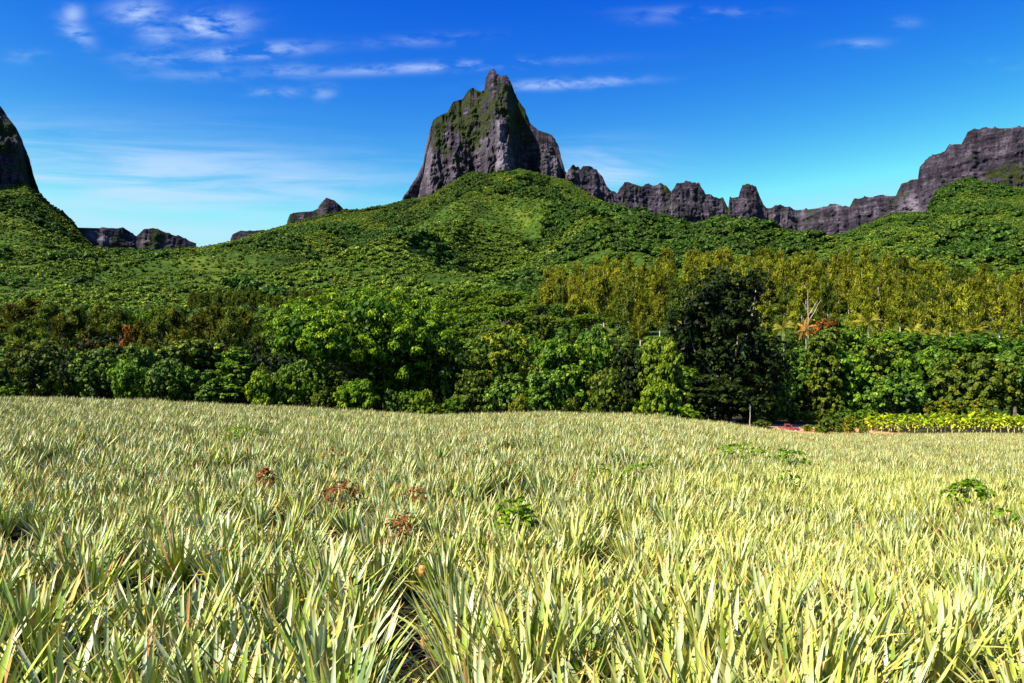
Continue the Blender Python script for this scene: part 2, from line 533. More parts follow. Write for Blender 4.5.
# ------------------------------------------------------------------ rocky cliffs
def rock_sheet(name, label, top, foot, yr, lean, thick, amp, step=0.7, rows=80, jag=1.0, vegf=None, palef=None, round_=0.0, prof=1.0, buttf=None, sink=34, seed=0):
    tx, ty = zip(*top); fx, fy = zip(*foot)
    px = np.arange(tx[0], tx[-1] + 1e-6, step)
    tp = np.interp(px, tx, ty); fp = np.interp(px, fx, fy)
    yb = yr(px)
    tp = tp - jag * (np.maximum(0, ridged(px / 9.0, px * 0 + seed, 4, seed) - 0.5) * 6 - 0.9) * sstep(0, 6, fp - tp)
    T = np.concatenate([np.linspace(0, 1, rows), 1 + np.linspace(0, 1, 26)[1:]])
    Pm, Tm = np.meshgrid(px, T)
    TP = np.tile(tp, (len(T), 1)); FP = np.tile(fp, (len(T), 1)); YB = np.tile(yb, (len(T), 1))
    zt = zat(TP, YB); zf = zat(FP, YB) - sink
    front = Tm <= 1
    tf = np.clip(Tm, 0, 1); tb = np.clip(Tm - 1, 0, 1)
    Z = np.where(front, zf + (zt - zf) * tf ** prof, zt + (zf - 60 - zt) * tb ** 0.75)
    X = xat(Pm, YB)
    hgt = np.maximum(zt - zf, 1)
    L = lean(Pm, tf) if callable(lean) else lean
    D = (Z - zt) * L                       # negative at the foot: the foot stands nearer than the top
    hf = sstep(5, 60, hgt)
    fade = np.clip(1 - tf, 0, 1) ** 0.4
    w = 10 * fbm(X / 60, Z / 60, 2, seed + 3)
    flut = ridged((X + w) / 46, Z / 260, 3, seed + 1) - 0.6
    flut2 = ridged((X + w) / 17, Z / 70, 3, seed + 5) - 0.6
    strat = vnoise(Z / 15.0 + 0.5 * fbm(X / 50, Z / 40, 2, seed + 2), X / 160, seed + 6) - 0.5
    small = fbm(X / 7, Z / 7, 3, seed + 8)
    dis = -(flut * 42 + flut2 * 26 + strat * 16 + small * 9) * amp * hf
    D = D + dis * np.where(front, np.maximum(fade, 0.12), 0.3 * (1 - tb))
    if buttf is not None:
        D = D + buttf(Pm, tf) * front
    Yp = YB + D + np.where(front, 0, thick * tb ** 0.8)
    X = X * Yp / YB + np.where(front, small * 1.5 * amp, 0)
    # row seen for attribute painting
    prow = FP + (TP - FP) * tf
    nz = fbm(X / 24, Z / 40, 5, seed + 4, 0.62)
    veg = 0.24 + 0.75 * nz + 0.012 * flut * 30
    if vegf is not None:
        veg = veg + vegf(Pm, prow, tf)
    pale = np.zeros_like(X)
    if palef is not None:
        pale = palef(Pm, prow, tf) * np.clip(0.7 + 0.9 * fbm(X / 12, Z / 45, 4, seed + 9), 0, 1)
    me = grid_mesh(name, X, Yp, Z, MAT_rock, {'veg': np.clip(veg, 0, 1), 'pale': np.clip(pale, 0, 1)}, smooth=False)
    o = link(name, me)
    tag(o, label, kind='structure')
    return o


def G(x, c, w):
    return np.exp(-((x - c) / w) ** 2)


ptop = [(401, 197), (414, 179), (422, 163), (424.8, 145), (428.7, 129), (432.7, 119), (446, 112), (452, 101), (461.7, 98.7), (467, 90),
        (472, 87.7), (480, 91), (484, 89.5), (485, 79), (489, 70.5), (493.3, 69), (496, 74), (501, 76), (506.5, 75), (511, 83), (517, 97.4),
        (525, 109), (530, 121), (538, 129), (546, 132), (552.5, 134), (559, 145), (562, 158), (567.6, 174), (572, 182)]
pfoot = [(401, 198), (425, 193), (440, 184), (455, 175), (470, 168), (485, 173), (500, 168), (520, 166), (545, 174), (572, 184)]


def pk_lean(P, t):
    return 0.30 + 0.25 * G(P, 470, 34) * t + 0 * P


def pk_butt(P, t):
    c = 505 - 9 * t          # central buttress leans towards the summit
    b = -62 * G(P, c, 13) * (1 - t) ** 0.7 - 30 * G(P, 430, 10) * (1 - t * 0.8) - 45 * G(P, 552, 12) * (1 - t)
    b = b + 55 * G(P, 527, 12) * (1 - 0.3 * t) + 35 * G(P, 470, 14) * (1 - t * .6)
    b = b + 45 * np.clip(np.abs(P - 490) / 80, 0, 1.2) ** 2
    return b * sstep(-0.05, 0.15, 1 - t)


def pk_veg(P, r, t):
    v = 0.34 * sstep(158, 115, r) * sstep(535, 505, P) + 0.2 * G(P, 522, 12) * sstep(165, 120, r)
    v = v + 0.05 * G(P, 475, 20) * sstep(0.2, 0.5, t) - 0.14 * sstep(0.35, 0.0, t) + 0.12 * G(P, 448, 20) * G(r, 140, 12)
    v = v - 0.35 * G(P, 424, 7) - 0.45 * G(P, 502 - (170 - r) * 0.06, 7) * sstep(112, 125, r) - 0.25 * sstep(545, 556, P)
    v = v - 0.4 * G(r, 165, 12) * sstep(460, 440, P) - 0.3 * sstep(94, 82, r)* G(P,489,6)
    return v


def pk_pale(P, r, t):
    wdt = 3 + (r - 115).clip(0, 60) * 0.12
    return 0.85 * G(P, 501 - (170 - r) * 0.03, wdt) * sstep(112, 128, r) + 0.4 * G(P, 426, 5) * G(r, 140, 30) + 0.4 * G(P, 480, 9) * G(r, 135, 12) \
        + 0.35 * G(P, 432, 16) * G(r, 165, 12) + 0.3 * G(P, 555, 9) * G(r, 155, 9)


rock_sheet('mountain_peak', 'tall basalt tower with green ledges rising above the forested slope', ptop, pfoot, lambda p: 2065 + 0 * p, pk_lean, 150, 1.0,
           step=0.45, rows=150, jag=0.5, vegf=pk_veg, palef=pk_pale, buttf=pk_butt, seed=1, sink=60)

rtop = [(566, 176), (569, 170), (574, 165), (581.5, 168.5), (584, 165), (591, 165), (598, 170), (604, 176), (608, 188), (615, 192), (618, 193), (622, 186),
        (629, 181), (638, 184), (645.5, 186.6), (650, 184.5), (668, 184.5), (673, 193), (679, 182.5), (690, 181), (701, 182.5), (708, 195), (718, 196), (726, 199),
        (730.5, 207), (732.5, 197), (741, 196), (745, 186.6), (752, 184.5), (759, 186), (765.6, 203), (769, 209), (776, 206), (782, 204.5), (799, 209), (812, 208.5),
        (823.6, 207), (836, 205), (852.6, 207), (858, 200), (865, 197), (890, 195.5), (900, 195), (906.5, 182.5), (923, 178), (925, 166), (931, 160), (943, 153),
        (952, 151), (956, 145), (968.5, 143), (975, 131), (993, 127.5), (1024, 127), (1080, 120), (1160, 122), (1260, 140)]
rfoot = [(566, 186), (585, 190), (600, 198), (625, 210), (654, 215), (687, 230), (708, 224), (716, 217), (740, 222), (766, 225), (799, 233), (823.6, 237), (848, 232),
         (869, 224), (898, 212), (931, 213), (939.5, 201), (944, 188), (973, 174), (993, 183), (1024, 187), (1260, 176)]


def rd_lean(P, t):
    return 0.28 + 0 * P


rock_sheet('rocky_ridge', 'jagged line of dark basalt crags running right from the great peak', rtop, rfoot,
           lambda p: np.interp(p, RIDGE_PX, RIDGE_Y) + 15, rd_lean, 90, 0.8, step=0.6, rows=90, jag=1.1,
           vegf=lambda P, r, t: 0.10 * G(t, 1.0, 0.16) + 0.35 * sstep(975, 1000, P) * sstep(0.8, 0.3, t) * G(r, 160, 22) - 0.08,
           palef=lambda P, r, t: 0.75 * G(P, 915, 10) * G(r, 200, 8) + 0.6 * G(P, 672, 5) * G(r, 210, 10) + 0.5 * G(r, 215, 4) * G(P, 790, 30) + 0.5 * G(P, 800, 20) * G(t, .2, .1), seed=4)
ltop = [(-300, 134), (-180, 76), (-60, 50), (-20, 90), (0, 118), (8, 127), (15, 140), (22, 153), (27, 169), (33, 184), (38, 195)]
lfoot = [(-300, 170), (-60, 172), (0, 181), (20, 180), (38, 196)]
rock_sheet('mountain_spire', 'steep dark mountain spire cut off by the left edge of the view', ltop, lfoot,
           lambda p: 1500 + 0 * p, lambda P, t: 0.35 + 0 * P, 150, 0.7, step=0.8, rows=110, jag=0.3,
           vegf=lambda P, r, t: 0.22 * sstep(0.1, 0.4, t) * sstep(185, 165, r) + 0.05, buttf=lambda P, t: -60 * G(P, -60, 45) * (1 - t) + 50 * sstep(5, 38, P), seed=7)
l2top = [(46, 206), (54, 209), (60, 212), (67, 219), (74, 227), (98, 227.5), (108, 229), (119, 226.6), (127, 232), (133, 235.5), (140, 230), (146, 228), (152, 229.5), (158, 230), (168, 234), (176, 236), (186, 240), (194, 243.5)]
l2foot = [(46, 208), (66, 228), (76, 240), (98, 245), (133, 247), (172, 246), (194, 245)]
rock_sheet('rocky_outcrop', 'low crumbling rock band on the saddle at left', l2top, l2foot, lambda p: np.interp(p, RIDGE_PX, RIDGE_Y) - 4, lambda P, t: 0.35 + 0 * P, 40, 0.4,
           step=0.6, rows=40, jag=0.7, vegf=lambda P, r, t: 0.12 + 0.5 * sstep(80, 70, P), palef=lambda P, r, t: 0.6 * G(P, 98, 7) * G(t, .4, .2) + 0.6 * G(P, 148, 10) * G(t, .3, .2), sink=8, seed=9)
l3top = [(228, 239), (230, 234.5), (238, 230.5), (250, 230.8), (262, 229.5), (266, 232)]
l3foot = [(228, 239.5), (246, 236), (266, 232.5)]
rock_sheet('rocky_outcrop', 'small flat rock step on the green skyline left of centre', l3top, l3foot, lambda p: np.interp(p, RIDGE_PX, RIDGE_Y) - 8, lambda P, t: 0.3 + 0 * P, 25, 0.3,
           step=0.5, rows=24, jag=0.4, sink=6, seed=11)
l4top = [(285, 221), (288, 214), (295, 212), (303, 211.4), (311, 211), (315, 209), (320, 202), (324, 197.5), (328, 199), (333, 201), (341, 208), (343, 211)]
l4foot = [(285, 222), (305, 218), (325, 212), (343, 211.5)]
rock_sheet('rocky_outcrop', 'small pointed rock hump on the skyline left of the great peak', l4top, l4foot, lambda p: np.interp(p, RIDGE_PX, RIDGE_Y) - 10, lambda P, t: 0.3 + 0 * P, 30, 0.4,
           step=0.5, rows=40, jag=0.3, vegf=lambda P, r, t: 0.1 + 0 * P, sink=8, seed=12)


# ------------------------------------------------------------------ foliage mesh builders
def unit(v):
    return v / np.maximum(np.linalg.norm(v, axis=-1, keepdims=True), 1e-9)


def leaf_quads(rng, c, nrm, axis, ln, wd, rnd):
    """pointed leaves folded a little along the keel; c centres, nrm normals, axis leaf direction"""
    n = len(c)
    nrm = unit(nrm)
    axis = unit(axis - nrm * np.sum(axis * nrm, -1, keepdims=True))
    side = np.cross(nrm, axis)
    ln = np.broadcast_to(ln, (n,))[:, None]; wd = np.broadcast_to(wd, (n,))[:, None]
    a = c - axis * ln * 0.5
    b = c + side * wd * 0.5 + axis * ln * 0.02
    d = c + axis * ln * 0.5 - nrm * ln * 0.12
    e = c - side * wd * 0.5 + axis * ln * 0.02
    co = np.stack([a, b, d, e], 1).reshape(-1, 3)
    q = np.arange(n * 4).reshape(n, 4)
    return co, q, np.repeat(rnd, 4)


def crown_mesh(name, mat, rng, W, H, D=None, nlobe=9, puffs=240, per=36, puff=0.55, leaf=0.34, lw=0.5, droop=0.5, base=0.0, shape='round', inner=0.15, gap=0.0, skew=0.0, dome=False):
    """foliage crown: lobes set in the overall form, leaf puffs on the lobes, leaves on the puffs"""
    D = D or W
    lob = []
    for i in range(nlobe):
        for _ in range(40):
            p = rng.uniform(-1, 1, 3)
            if p @ p < 1:
                break
        if shape == 'column':
            hz = (i + 0.5) / nlobe
            cx, cy, cz = rng.uniform(-0.16, 0.16) * W, rng.uniform(-0.16, 0.16) * D, base + hz * (H - base)
            r = W * rng.uniform(0.28, 0.42) * (1 - 0.35 * abs(hz - 0.4)) 
            lob.append((cx, cy, min(cz, H - r * 0.9), r, r, r * 1.1))
            continue
        if shape == 'flat':
            a = rng.uniform(0, 6.283); q = math.sqrt(rng.uniform(0, 1)) * 0.36
            r = W * rng.uniform(0.12, 0.2)
            lob.append((math.cos(a) * q * W, math.sin(a) * q * D, H * (0.9 - 0.9 * q * q) - rng.uniform(0, 0.22) * H, r, r, r * 0.25))
            continue
        rr = rng.uniform(0.16, 0.27)
        if dome and i > 4:
            p = p / np.linalg.norm(p) * rng.uniform(.85, 1.05); p[2] = p[2] if dome == 'oval' else abs(p[2]) * 1.1 - .15; rr = rng.uniform(.12, .19)
        hh = (H - base)
        k = 0.5 - rr * 0.8
        lob.append((p[0] * k * W + skew * p[2] * W, p[1] * k * D, base + hh * (0.5 + p[2] * (0.5 - rr * 0.75)), rr * W, rr * D, rr * max(hh, W * 0.55) * 0.85))
    if shape == 'round':
        lob.append((0, 0, base + (H - base) * 0.5, 0.30 * W, 0.30 * D, 0.36 * (H - base)))
    lob = np.array(lob)
    area = np.array([(l[3] * l[4] + l[3] * l[5] + l[4] * l[5]) for l in lob]); area /= area.sum()
    cs, ds = [], []
    for l, a in zip(lob, area):
        n = max(4, int(puffs * a * 1.35))
        d = unit(rng.normal(size=(n, 3)))
        if shape != 'flat':
            d[:, 2] = np.where(d[:, 2] < -0.5, -d[:, 2], d[:, 2])
        p = l[:3] + d * l[3:6] * rng.uniform(0.86, 1.06, (n, 1))
        cs.append(p); ds.append(d)
    cs = np.concatenate(cs); ds = np.concatenate(ds)
    keep = np.ones(len(cs), bool)
    for l in lob:   # drop puffs buried in another lobe
        q = (((cs - l[:3]) / l[3:6]) ** 2).sum(1)
        keep &= q > 0.62
    keep &= cs[:, 2] > 0.05
    if gap > 0:
        keep &= rng.rand(len(cs)) > gap
    cs, ds = cs[keep], ds[keep]
    m = len(cs)
    pr = puff * rng.uniform(0.65, 1.35, m)
    pt = rng.rand(m)
    # leaves
    idx = np.repeat(np.arange(m), per)
    d = unit(rng.normal(size=(len(idx), 3)) * 0.8 + ds[idx] * 0.9 + np.array([0, 0, 0.75]))
    r = rng.uniform(0.55, 1.05, (len(idx), 1))
    c = cs[idx] + d * r * pr[idx][:, None] * np.array([1, 1, 0.8])
    nr = unit(d * 1.0 + np.array([0, 0, 0.35]) + rng.normal(size=d.shape) * 0.30)
    ax = unit(d + np.array([0, 0, -droop * 2]) + rng.normal(size=d.shape) * 0.5)
    s = leaf * rng.uniform(0.7, 1.3, len(idx))
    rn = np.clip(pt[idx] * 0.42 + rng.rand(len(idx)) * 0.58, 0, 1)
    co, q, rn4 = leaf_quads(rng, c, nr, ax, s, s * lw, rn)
    # inner leaves, shade put into their colour, so that the crown is not see-through
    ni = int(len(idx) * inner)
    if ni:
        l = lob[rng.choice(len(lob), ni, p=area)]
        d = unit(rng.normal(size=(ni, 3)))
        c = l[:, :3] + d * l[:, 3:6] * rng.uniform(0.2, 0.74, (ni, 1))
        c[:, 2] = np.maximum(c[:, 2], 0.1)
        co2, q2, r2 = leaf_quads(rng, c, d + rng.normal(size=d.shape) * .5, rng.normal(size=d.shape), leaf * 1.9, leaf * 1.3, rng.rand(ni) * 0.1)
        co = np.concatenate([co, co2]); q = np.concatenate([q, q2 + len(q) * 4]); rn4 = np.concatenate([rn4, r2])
    return raw_mesh(name, co, q, mat, {'rnd': rn4}), lob


def tube(pts, rad, sides=7):
    """returns verts, quads of a tapered tube along pts"""
    pts = np.array(pts, float); n = len(pts)
    V = []
    for i in range(n):
        t = pts[min(i + 1, n - 1)] - pts[max(i - 1, 0)]
        t = t / (np.linalg.norm(t) + 1e-9)
        a = np.cross(t, [0.31, 0.17, 0.93] if abs(t[2]) < 0.9 else [1, 0.1, 0]); a /= np.linalg.norm(a)
        b = np.cross(t, a)
        for k in range(sides):
            th = 2 * math.pi * k / sides
            V.append(pts[i] + (a * math.cos(th) + b * math.sin(th)) * rad[i])
    Q = []
    for i in range(n - 1):
        for k in range(sides):
            k2 = (k + 1) % sides
            Q.append([i * sides + k, i * sides + k2, (i + 1) * sides + k2, (i + 1) * sides + k])
    return np.array(V), np.array(Q)


def join(parts):
    V, Q, off = [], [], 0
    for v, q in parts:
        V.append(v); Q.append(q + off); off += len(v)
    return np.concatenate(V), np.concatenate(Q)


def wob(rng, a, b, n, s):
    a = np.array(a, float); b = np.array(b, float)
    out = []
    for i in range(n + 1):
        t = i / n
        j = rng.normal(size=3) * s * math.sin(math.pi * t)
        out.append(a + (b - a) * t + j)
    return out


def trunk_mesh(name, mat, rng, H, r, lob, nl=6, fork=0.3):
    f = np.array([rng.uniform(-.3, .3), rng.uniform(-.3, .3), H * fork])
    parts = [tube(wob(rng, (0, 0, -0.5), f, 4, r * 0.4), np.linspace(r * 1.35, r * 0.8, 5))]
    pick = rng.permutation(len(lob))[:nl]
    for i in pick:
        e = lob[i][:3].copy()
        mid = (f + e) / 2 + np.array([0, 0, -0.06 * H])
        pts = [f - np.array([0, 0, 0.2]), (f + mid) / 2 + rng.normal(size=3) * .15, mid, (mid + e) / 2 + rng.normal(size=3) * .2, e]
        parts.append(tube(pts, np.linspace(r * 0.55, r * 0.12, 5), 6))
    v, q = join(parts)
    return raw_mesh(name, v, q, mat, smooth=True)


# leaf colours (real foliage values, brightest for the sun-loving vines)
def greens(a, b, c, d=None):
    return [(0.0, a), (0.45, b), (0.85, c), (1.0, d or c)]


ML_mango = leaf_mat('mango_leaves', greens((.012, .040, .003), (.038, .09, .004), (.10, .175, .006), (.14, .22, .010)), 0.4, 0.22, 0.25, 0.12, 0.01, gain=1.8)
ML_dark = leaf_mat('dark_glossy_leaves', greens((.003, .007, .002), (.009, .021, .003), (.022, .044, .005), (.06, .085, .012)), 0.38, 0.12, 0.25, 0.1, 0.01, gain=1.1)
ML_bright = leaf_mat('bright_vine_leaves', greens((.014, .045, .004), (.042, .11, .007), (.095, .19, .010), (.15, .26, .015)), 0.45, 0.25, 0.4, 0.2, 0.02)
ML_blue = leaf_mat('bluish_vine_leaves', greens((.009, .032, .004), (.032, .082, .009), (.08, .15, .013), (.15, .24, .03)), 0.42, 0.22, 0.45, 0.2, 0.02)
ML_olive = leaf_mat('olive_leaves', greens((.012, .028, .003), (.035, .07, .006), (.09, .13, .010), (.20, .22, .02)), 0.5, 0.2, 0.35, 0.15, 0.02)
ML_yellow = leaf_mat('yellow_green_leaves', greens((.018, .050, .003), (.055, .115, .006), (.12, .20, .009), (.20, .26, .02)), 0.45, 0.25, 0.35, 0.15, 0.02)
ML_autumn = leaf_mat('mixed_autumn_leaves', [(0, (.02, .05, .004)), (0.5, (.07, .12, .008)), (0.8, (.17, .19, .015)), (0.95, (.25, .15, .02)), (1, (.32, .09, .02))], 0.5, 0.25, 0.3, 0.15, 0.01)
ML_red = leaf_mat('rust_red_leaves', [(0, (.02, .02, .004)), (0.4, (.07, .04, .008)), (0.75, (.20, .05, .010)), (1, (.34, .10, .02))], 0.5, 0.25, 0.3, 0.1, 0.005)
ML_cas = leaf_mat('casuarina_needles', greens((.022, .038, .005), (.072, .105, .011), (.15, .185, .020), (.22, .25, .035)), 0.7, 0.3, 0.1, 0.28, 0.010)
ML_casd = leaf_mat('dark_casuarina_needles', greens((.010, .022, .006), (.030, .055, .008), (.060, .09, .012), (.10, .12, .02)), 0.7, 0.25, 0.15, 0.25, 0.010)
ML_casb = leaf_mat('brownish_casuarina_needles', greens((.012, .018, .003), (.034, .048, .006), (.070, .088, .010), (.12, .12, .018)), 0.7, 0.3, 0.15, 0.2, 0.008)
ML_albizia = leaf_mat('albizia_leaves', greens((.015, .045, .005), (.045, .10, .009), (.09, .16, .012), (.12, .19, .02)), 0.6, 0.3, 0.2, 0.15, 0.015)
ML_palm = leaf_mat('palm_fronds', [(0, (.02, .045, .006)), (0.5, (.07, .11, .014)), (1, (.20, .19, .035))], 0.4, 0.2, 0.5, 0.15, 0.02)
ML_palmb = leaf_mat('dry_palm_fronds', [(0, (.06, .035, .012)), (0.5, (.15, .08, .025)), (1, (.26, .18, .06))], 0.5, 0.2, 0.3, 0.1, 0.01)
ML_slope = leaf_mat('slope_foliage', greens((.010, .030, .004), (.036, .080, .010), (.085, .145, .018), (.14, .20, .03)), 0.6, 0.2, 0.25, 0.38, 0.035, inst=True)
ML_slopedark = leaf_mat('dark_slope_foliage', greens((.006, .020, .004), (.015, .045, .008), (.035, .08, .012), (.06, .11, .02)), 0.6, 0.2, 0.25, 0.3, 0.02, inst=True)
ML_slopelite = leaf_mat('flowering_slope_foliage', greens((.06, .12, .02), (.18, .24, .05), (.38, .40, .14), (.55, .52, .28)), 0.6, 0.2, 0.25, 0.25, 0.02, inst=True)
ML_slopeobj = leaf_mat('dark_tree_foliage', greens((.007, .024, .005), (.018, .052, .009), (.042, .095, .014), (.07, .12, .02)), 0.6, 0.2, 0.25, 0.25, 0.025)


def make_tree(name, kind, mat, seed, W, H, bark=None, **kw):
    rng = np.random.RandomState(seed)
    tk = {k: kw.pop(k) for k in ('nl', 'fork') if k in kw}
    r = kw.pop('tr', 0.02 * H + 0.05)
    cm, lob = crown_mesh('crown', mat, rng, W, H, **kw)
    tm = trunk_mesh('trunk', bark or MAT_bark, rng, H, r, lob, **tk)
    return cm, tm


def landmark(px):
    for q, l in [(66, 'the leftmost open mango tree'), (125, 'the rounded grey-green tree'), (205, 'the wide lumpy green tree'), (272, 'the vine-hung tree'), (330, 'the left part of the huge mango tree'),
                 (400, 'the middle of the huge mango tree'), (465, 'the right part of the huge mango tree'), (535, 'the yellowing tree'), (605, 'the broad bright green tree'),
                 (645, 'the dark narrow tree'), (685, 'the yellow-green tree'), (785, 'the big dark tree'), (815, 'the rusty-fronded palm'), (850, 'the bare dead tree'), (895, 'the tallest palm'),
                 (945, 'the drooping palm'), (985, 'the round olive tree')]:
        if px < q:
            return l
    return 'the right end of the crop'


def place_tree(name, meshes, x, y, z, rz, s, label, cat, group=None):
    cm, tm = meshes
    e = bpy.data.objects.new(name, None)
    COL.objects.link(e)
    e.empty_display_size = 0.5
    e.location = (x, y, z); e.rotation_euler = (0, 0, rz); e.scale = s
    tag(e, (label(512 + F * x / y, y) if callable(label) else label), cat, group)
    if tm is not None:
        link('trunk', tm, e)
    link('crown', cm, e)
    return e


def hedge(name, kind_mesh, dims, px, top, base, wpx, Y, label, cat='tree', rz=0.0, group=None, zoff=-0.3):
    W0, H0 = dims
    x = float(xat(px, Y))
    gz = float(ground_z(x, Y)) if Y <= 140 else float(hill_z(np.array([x / Y]), np.array([float(Y)]))[0])
    gz -= 0.4 if Y < 100 else 0.0
    zt = float(zat(top, Y)); H = zt - gz
    w = wpx / F * Y
    sx = w / W0
    return place_tree(name, kind_mesh, x, Y, gz, rz, (sx, max(sx, 0.7 * sx), H / H0), label, cat, group)


protos = {}
B = dict(puff=0.5, leaf=0.36, lw=0.55)
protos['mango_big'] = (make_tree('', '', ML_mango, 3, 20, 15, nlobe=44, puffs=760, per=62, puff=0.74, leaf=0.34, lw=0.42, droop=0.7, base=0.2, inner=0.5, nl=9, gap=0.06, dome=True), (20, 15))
protos['dark_big'] = (make_tree('', '', ML_dark, 5, 13.5, 17, bark=MAT_darkfootbark, nlobe=46, puffs=1050, per=36, puff=0.6, leaf=0.34, lw=0.6, droop=0.3, base=0.0, inner=0.35, nl=14, fork=0.22, gap=0.08, tr=0.38, dome='oval'), (13.5, 17))
protos['mango_open'] = (make_tree('', '', ML_olive, 8, 8, 8, nlobe=13, puffs=240, per=34, puff=0.5, leaf=0.34, droop=0.6, base=0.1, gap=0.18, nl=7), (8, 8))
for i, (k, m) in enumerate([('bright', ML_bright), ('blue', ML_blue), ('olive', ML_olive), ('yellow', ML_yellow), ('autumn', ML_autumn), ('darkr', ML_dark)]):
    protos[k + '_a'] = (make_tree('', '', m, 20 + i, 7, 8, nlobe=14, puffs=260, per=34, puff=0.48, leaf=0.34, lw=0.65, droop=0.4, base=0.0, inner=0.2, gap=0.08), (7, 8))
    protos[k + '_b'] = (make_tree('', '', m, 40 + i, 8, 6, nlobe=17, puffs=300, per=32, puff=0.42, leaf=0.32, lw=0.7, droop=0.5, base=0.0, inner=0.2, gap=0.05), (8, 6))
    protos[k + '_c'] = (make_tree('', '', m, 60 + i, 4, 9, nlobe=9, puffs=230, per=32, puff=0.42, leaf=0.32, lw=0.6, droop=0.8, base=0.0, shape='column', inner=0.2), (4, 9))
protos['red'] = (make_tree('', '', ML_red, 71, 5, 5, nlobe=9, puffs=90, per=26, puff=0.45, leaf=0.3, base=1.2, gap=0.25), (5, 5))
protos['mango_low'] = (make_tree('', '', ML_mango, 77, 6, 4.5, nlobe=9, puffs=170, per=38, puff=0.5, leaf=0.36, lw=0.45, droop=0.6, base=0.0, inner=0.2), (6, 4.5))


def T(kind, px, top, base, w, Y, label, cat='tree', name=None, rz=None, zz=None):
    nm = name or {'mango_big': 'mango_tree', 'mango_open': 'mango_tree', 'mango_low': 'mango_shrub'}.get(kind, 'broadleaf_tree')
    return hedge(nm, protos[kind][0], protos[kind][1], px, top, base, w, Y, label, cat, rz=(px * 0.37) % 6.28 if rz is None else rz, group=None)


# front row of trees, left to right (image columns, top row, base row, width)
T('blue_b', -22, 345, 397, 70, 88, 'bluish green tree cut by the left edge at the field edge')
T('mango_open', 34, 333, 397, 72, 84, 'open yellow-green mango tree first from the left at the field edge')
T('darkr_a', 70, 352, 398, 36, 92, 'dark shaded tree filling the gap beside the leftmost mango tree')
T('blue_a', 97, 345, 398, 48, 85, 'rounded grey-green tree second from the left at the field edge')
T('bright_b', 128, 362, 399, 38, 83, 'low bright vine-covered bush right of the rounded grey-green tree', 'bush', 'bush')
T('blue_b', 162, 357, 400, 52, 84, 'wide lumpy green tree in the left part of the tree line')
T('bright_a', 190, 362, 401, 34, 86, 'narrow bright green tree left of the vine-hung tree')
T('blue_c', 213, 372, 402, 26, 82, 'short leafy bush in front of the vine-hung tree', 'bush', 'bush')
T('bright_c', 235, 350, 403, 46, 84, 'vine-hung green tree standing left of the huge mango tree')
T('mango_low', 262, 372, 405, 40, 82, 'low bush at the left foot of the huge mango tree', 'bush', 'bush')
T('bright_b', 288, 366, 406, 44, 83, 'spreading green bush touching the left side of the huge mango tree', 'bush', 'bush')
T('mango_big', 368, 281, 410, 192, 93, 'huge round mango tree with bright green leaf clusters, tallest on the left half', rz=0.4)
T('mango_low', 356, 380, 409, 46, 80, 'low leafy mango shrub in front of the huge mango tree', 'bush')
T('mango_open', 448, 338, 414, 58, 90, 'dark right shoulder tree leaning on the huge mango tree')
T('yellow_b', 427, 388, 413, 26, 81, 'small yellow-leaved bush under the huge mango tree', 'bush', 'bush')
T('olive_a', 477, 366, 414, 40, 84, 'speckled olive bush right of the huge mango tree', 'bush', 'bush')
T('autumn_a', 502, 323, 414, 66, 95, 'yellowing tree with orange leaf patches near the centre')
T('blue_b', 503, 372, 413, 52, 82, 'bluish green shrub below the yellowing tree', 'bush', 'bush')
T('autumn_b', 520, 392, 412, 22, 78, 'small bush with pale pink dry leaves at the field edge', 'bush', 'bush')
T('bright_a', 560, 330, 412, 70, 88, 'broad bright green tree right of the yellowing tree')
T('bright_b', 590, 336, 412, 60, 92, 'bright green leafy tree left of the dark narrow tree')
T('blue_a', 545, 366, 412, 44, 82, 'deep green shrub at the foot of the broad bright green tree', 'bush', 'bush')
T('darkr_a', 632, 336, 413, 48, 90, 'dark narrow tree between bright green and yellow-green trees')
T('olive_b', 605, 366, 412, 50, 83, 'brownish green bush left of the yellow-green tree', 'bush', 'bush')
T('yellow_a', 664, 333, 417, 46, 88, 'yellow-green tree pressed against the big dark tree')
T('yellow_b', 655, 376, 415, 44, 81, 'yellow-green bush below and left of the big dark tree', 'bush', 'bush')
T('dark_big', 729, 267, 424, 120, 116, 'big dark tree with pale limbs showing through its crown', rz=1.2)
T('darkr_b', 744, 388, 423, 56, 106, 'dark shrub hiding the trunk foot of the big dark tree', 'bush', 'bush')
T('darkr_b', 706, 376, 423, 84, 104, 'dark leafy undergrowth bush at the foot of the big dark tree', 'bush', 'bush')
for k, px, top, w, l in [('bright_b', 752, 408, 24, 'first from the left'), ('olive_b', 770, 410, 26, 'second from the left'), ('blue_b', 789, 407, 26, 'third from the left'), ('bright_b', 806, 411, 22, 'fourth from the left'), ('olive_b', 822, 409, 22, 'fifth from the left'), ('bright_b', 862, 410, 26, 'sixth from the left'), ('blue_b', 841, 409, 26, 'behind the dry bushes')]:
    T(k, px, top, 425, w, 122, 'low green bush on the far side of the dirt bank, ' + l, 'bush', 'bush')
_u = np.random.RandomState(77)
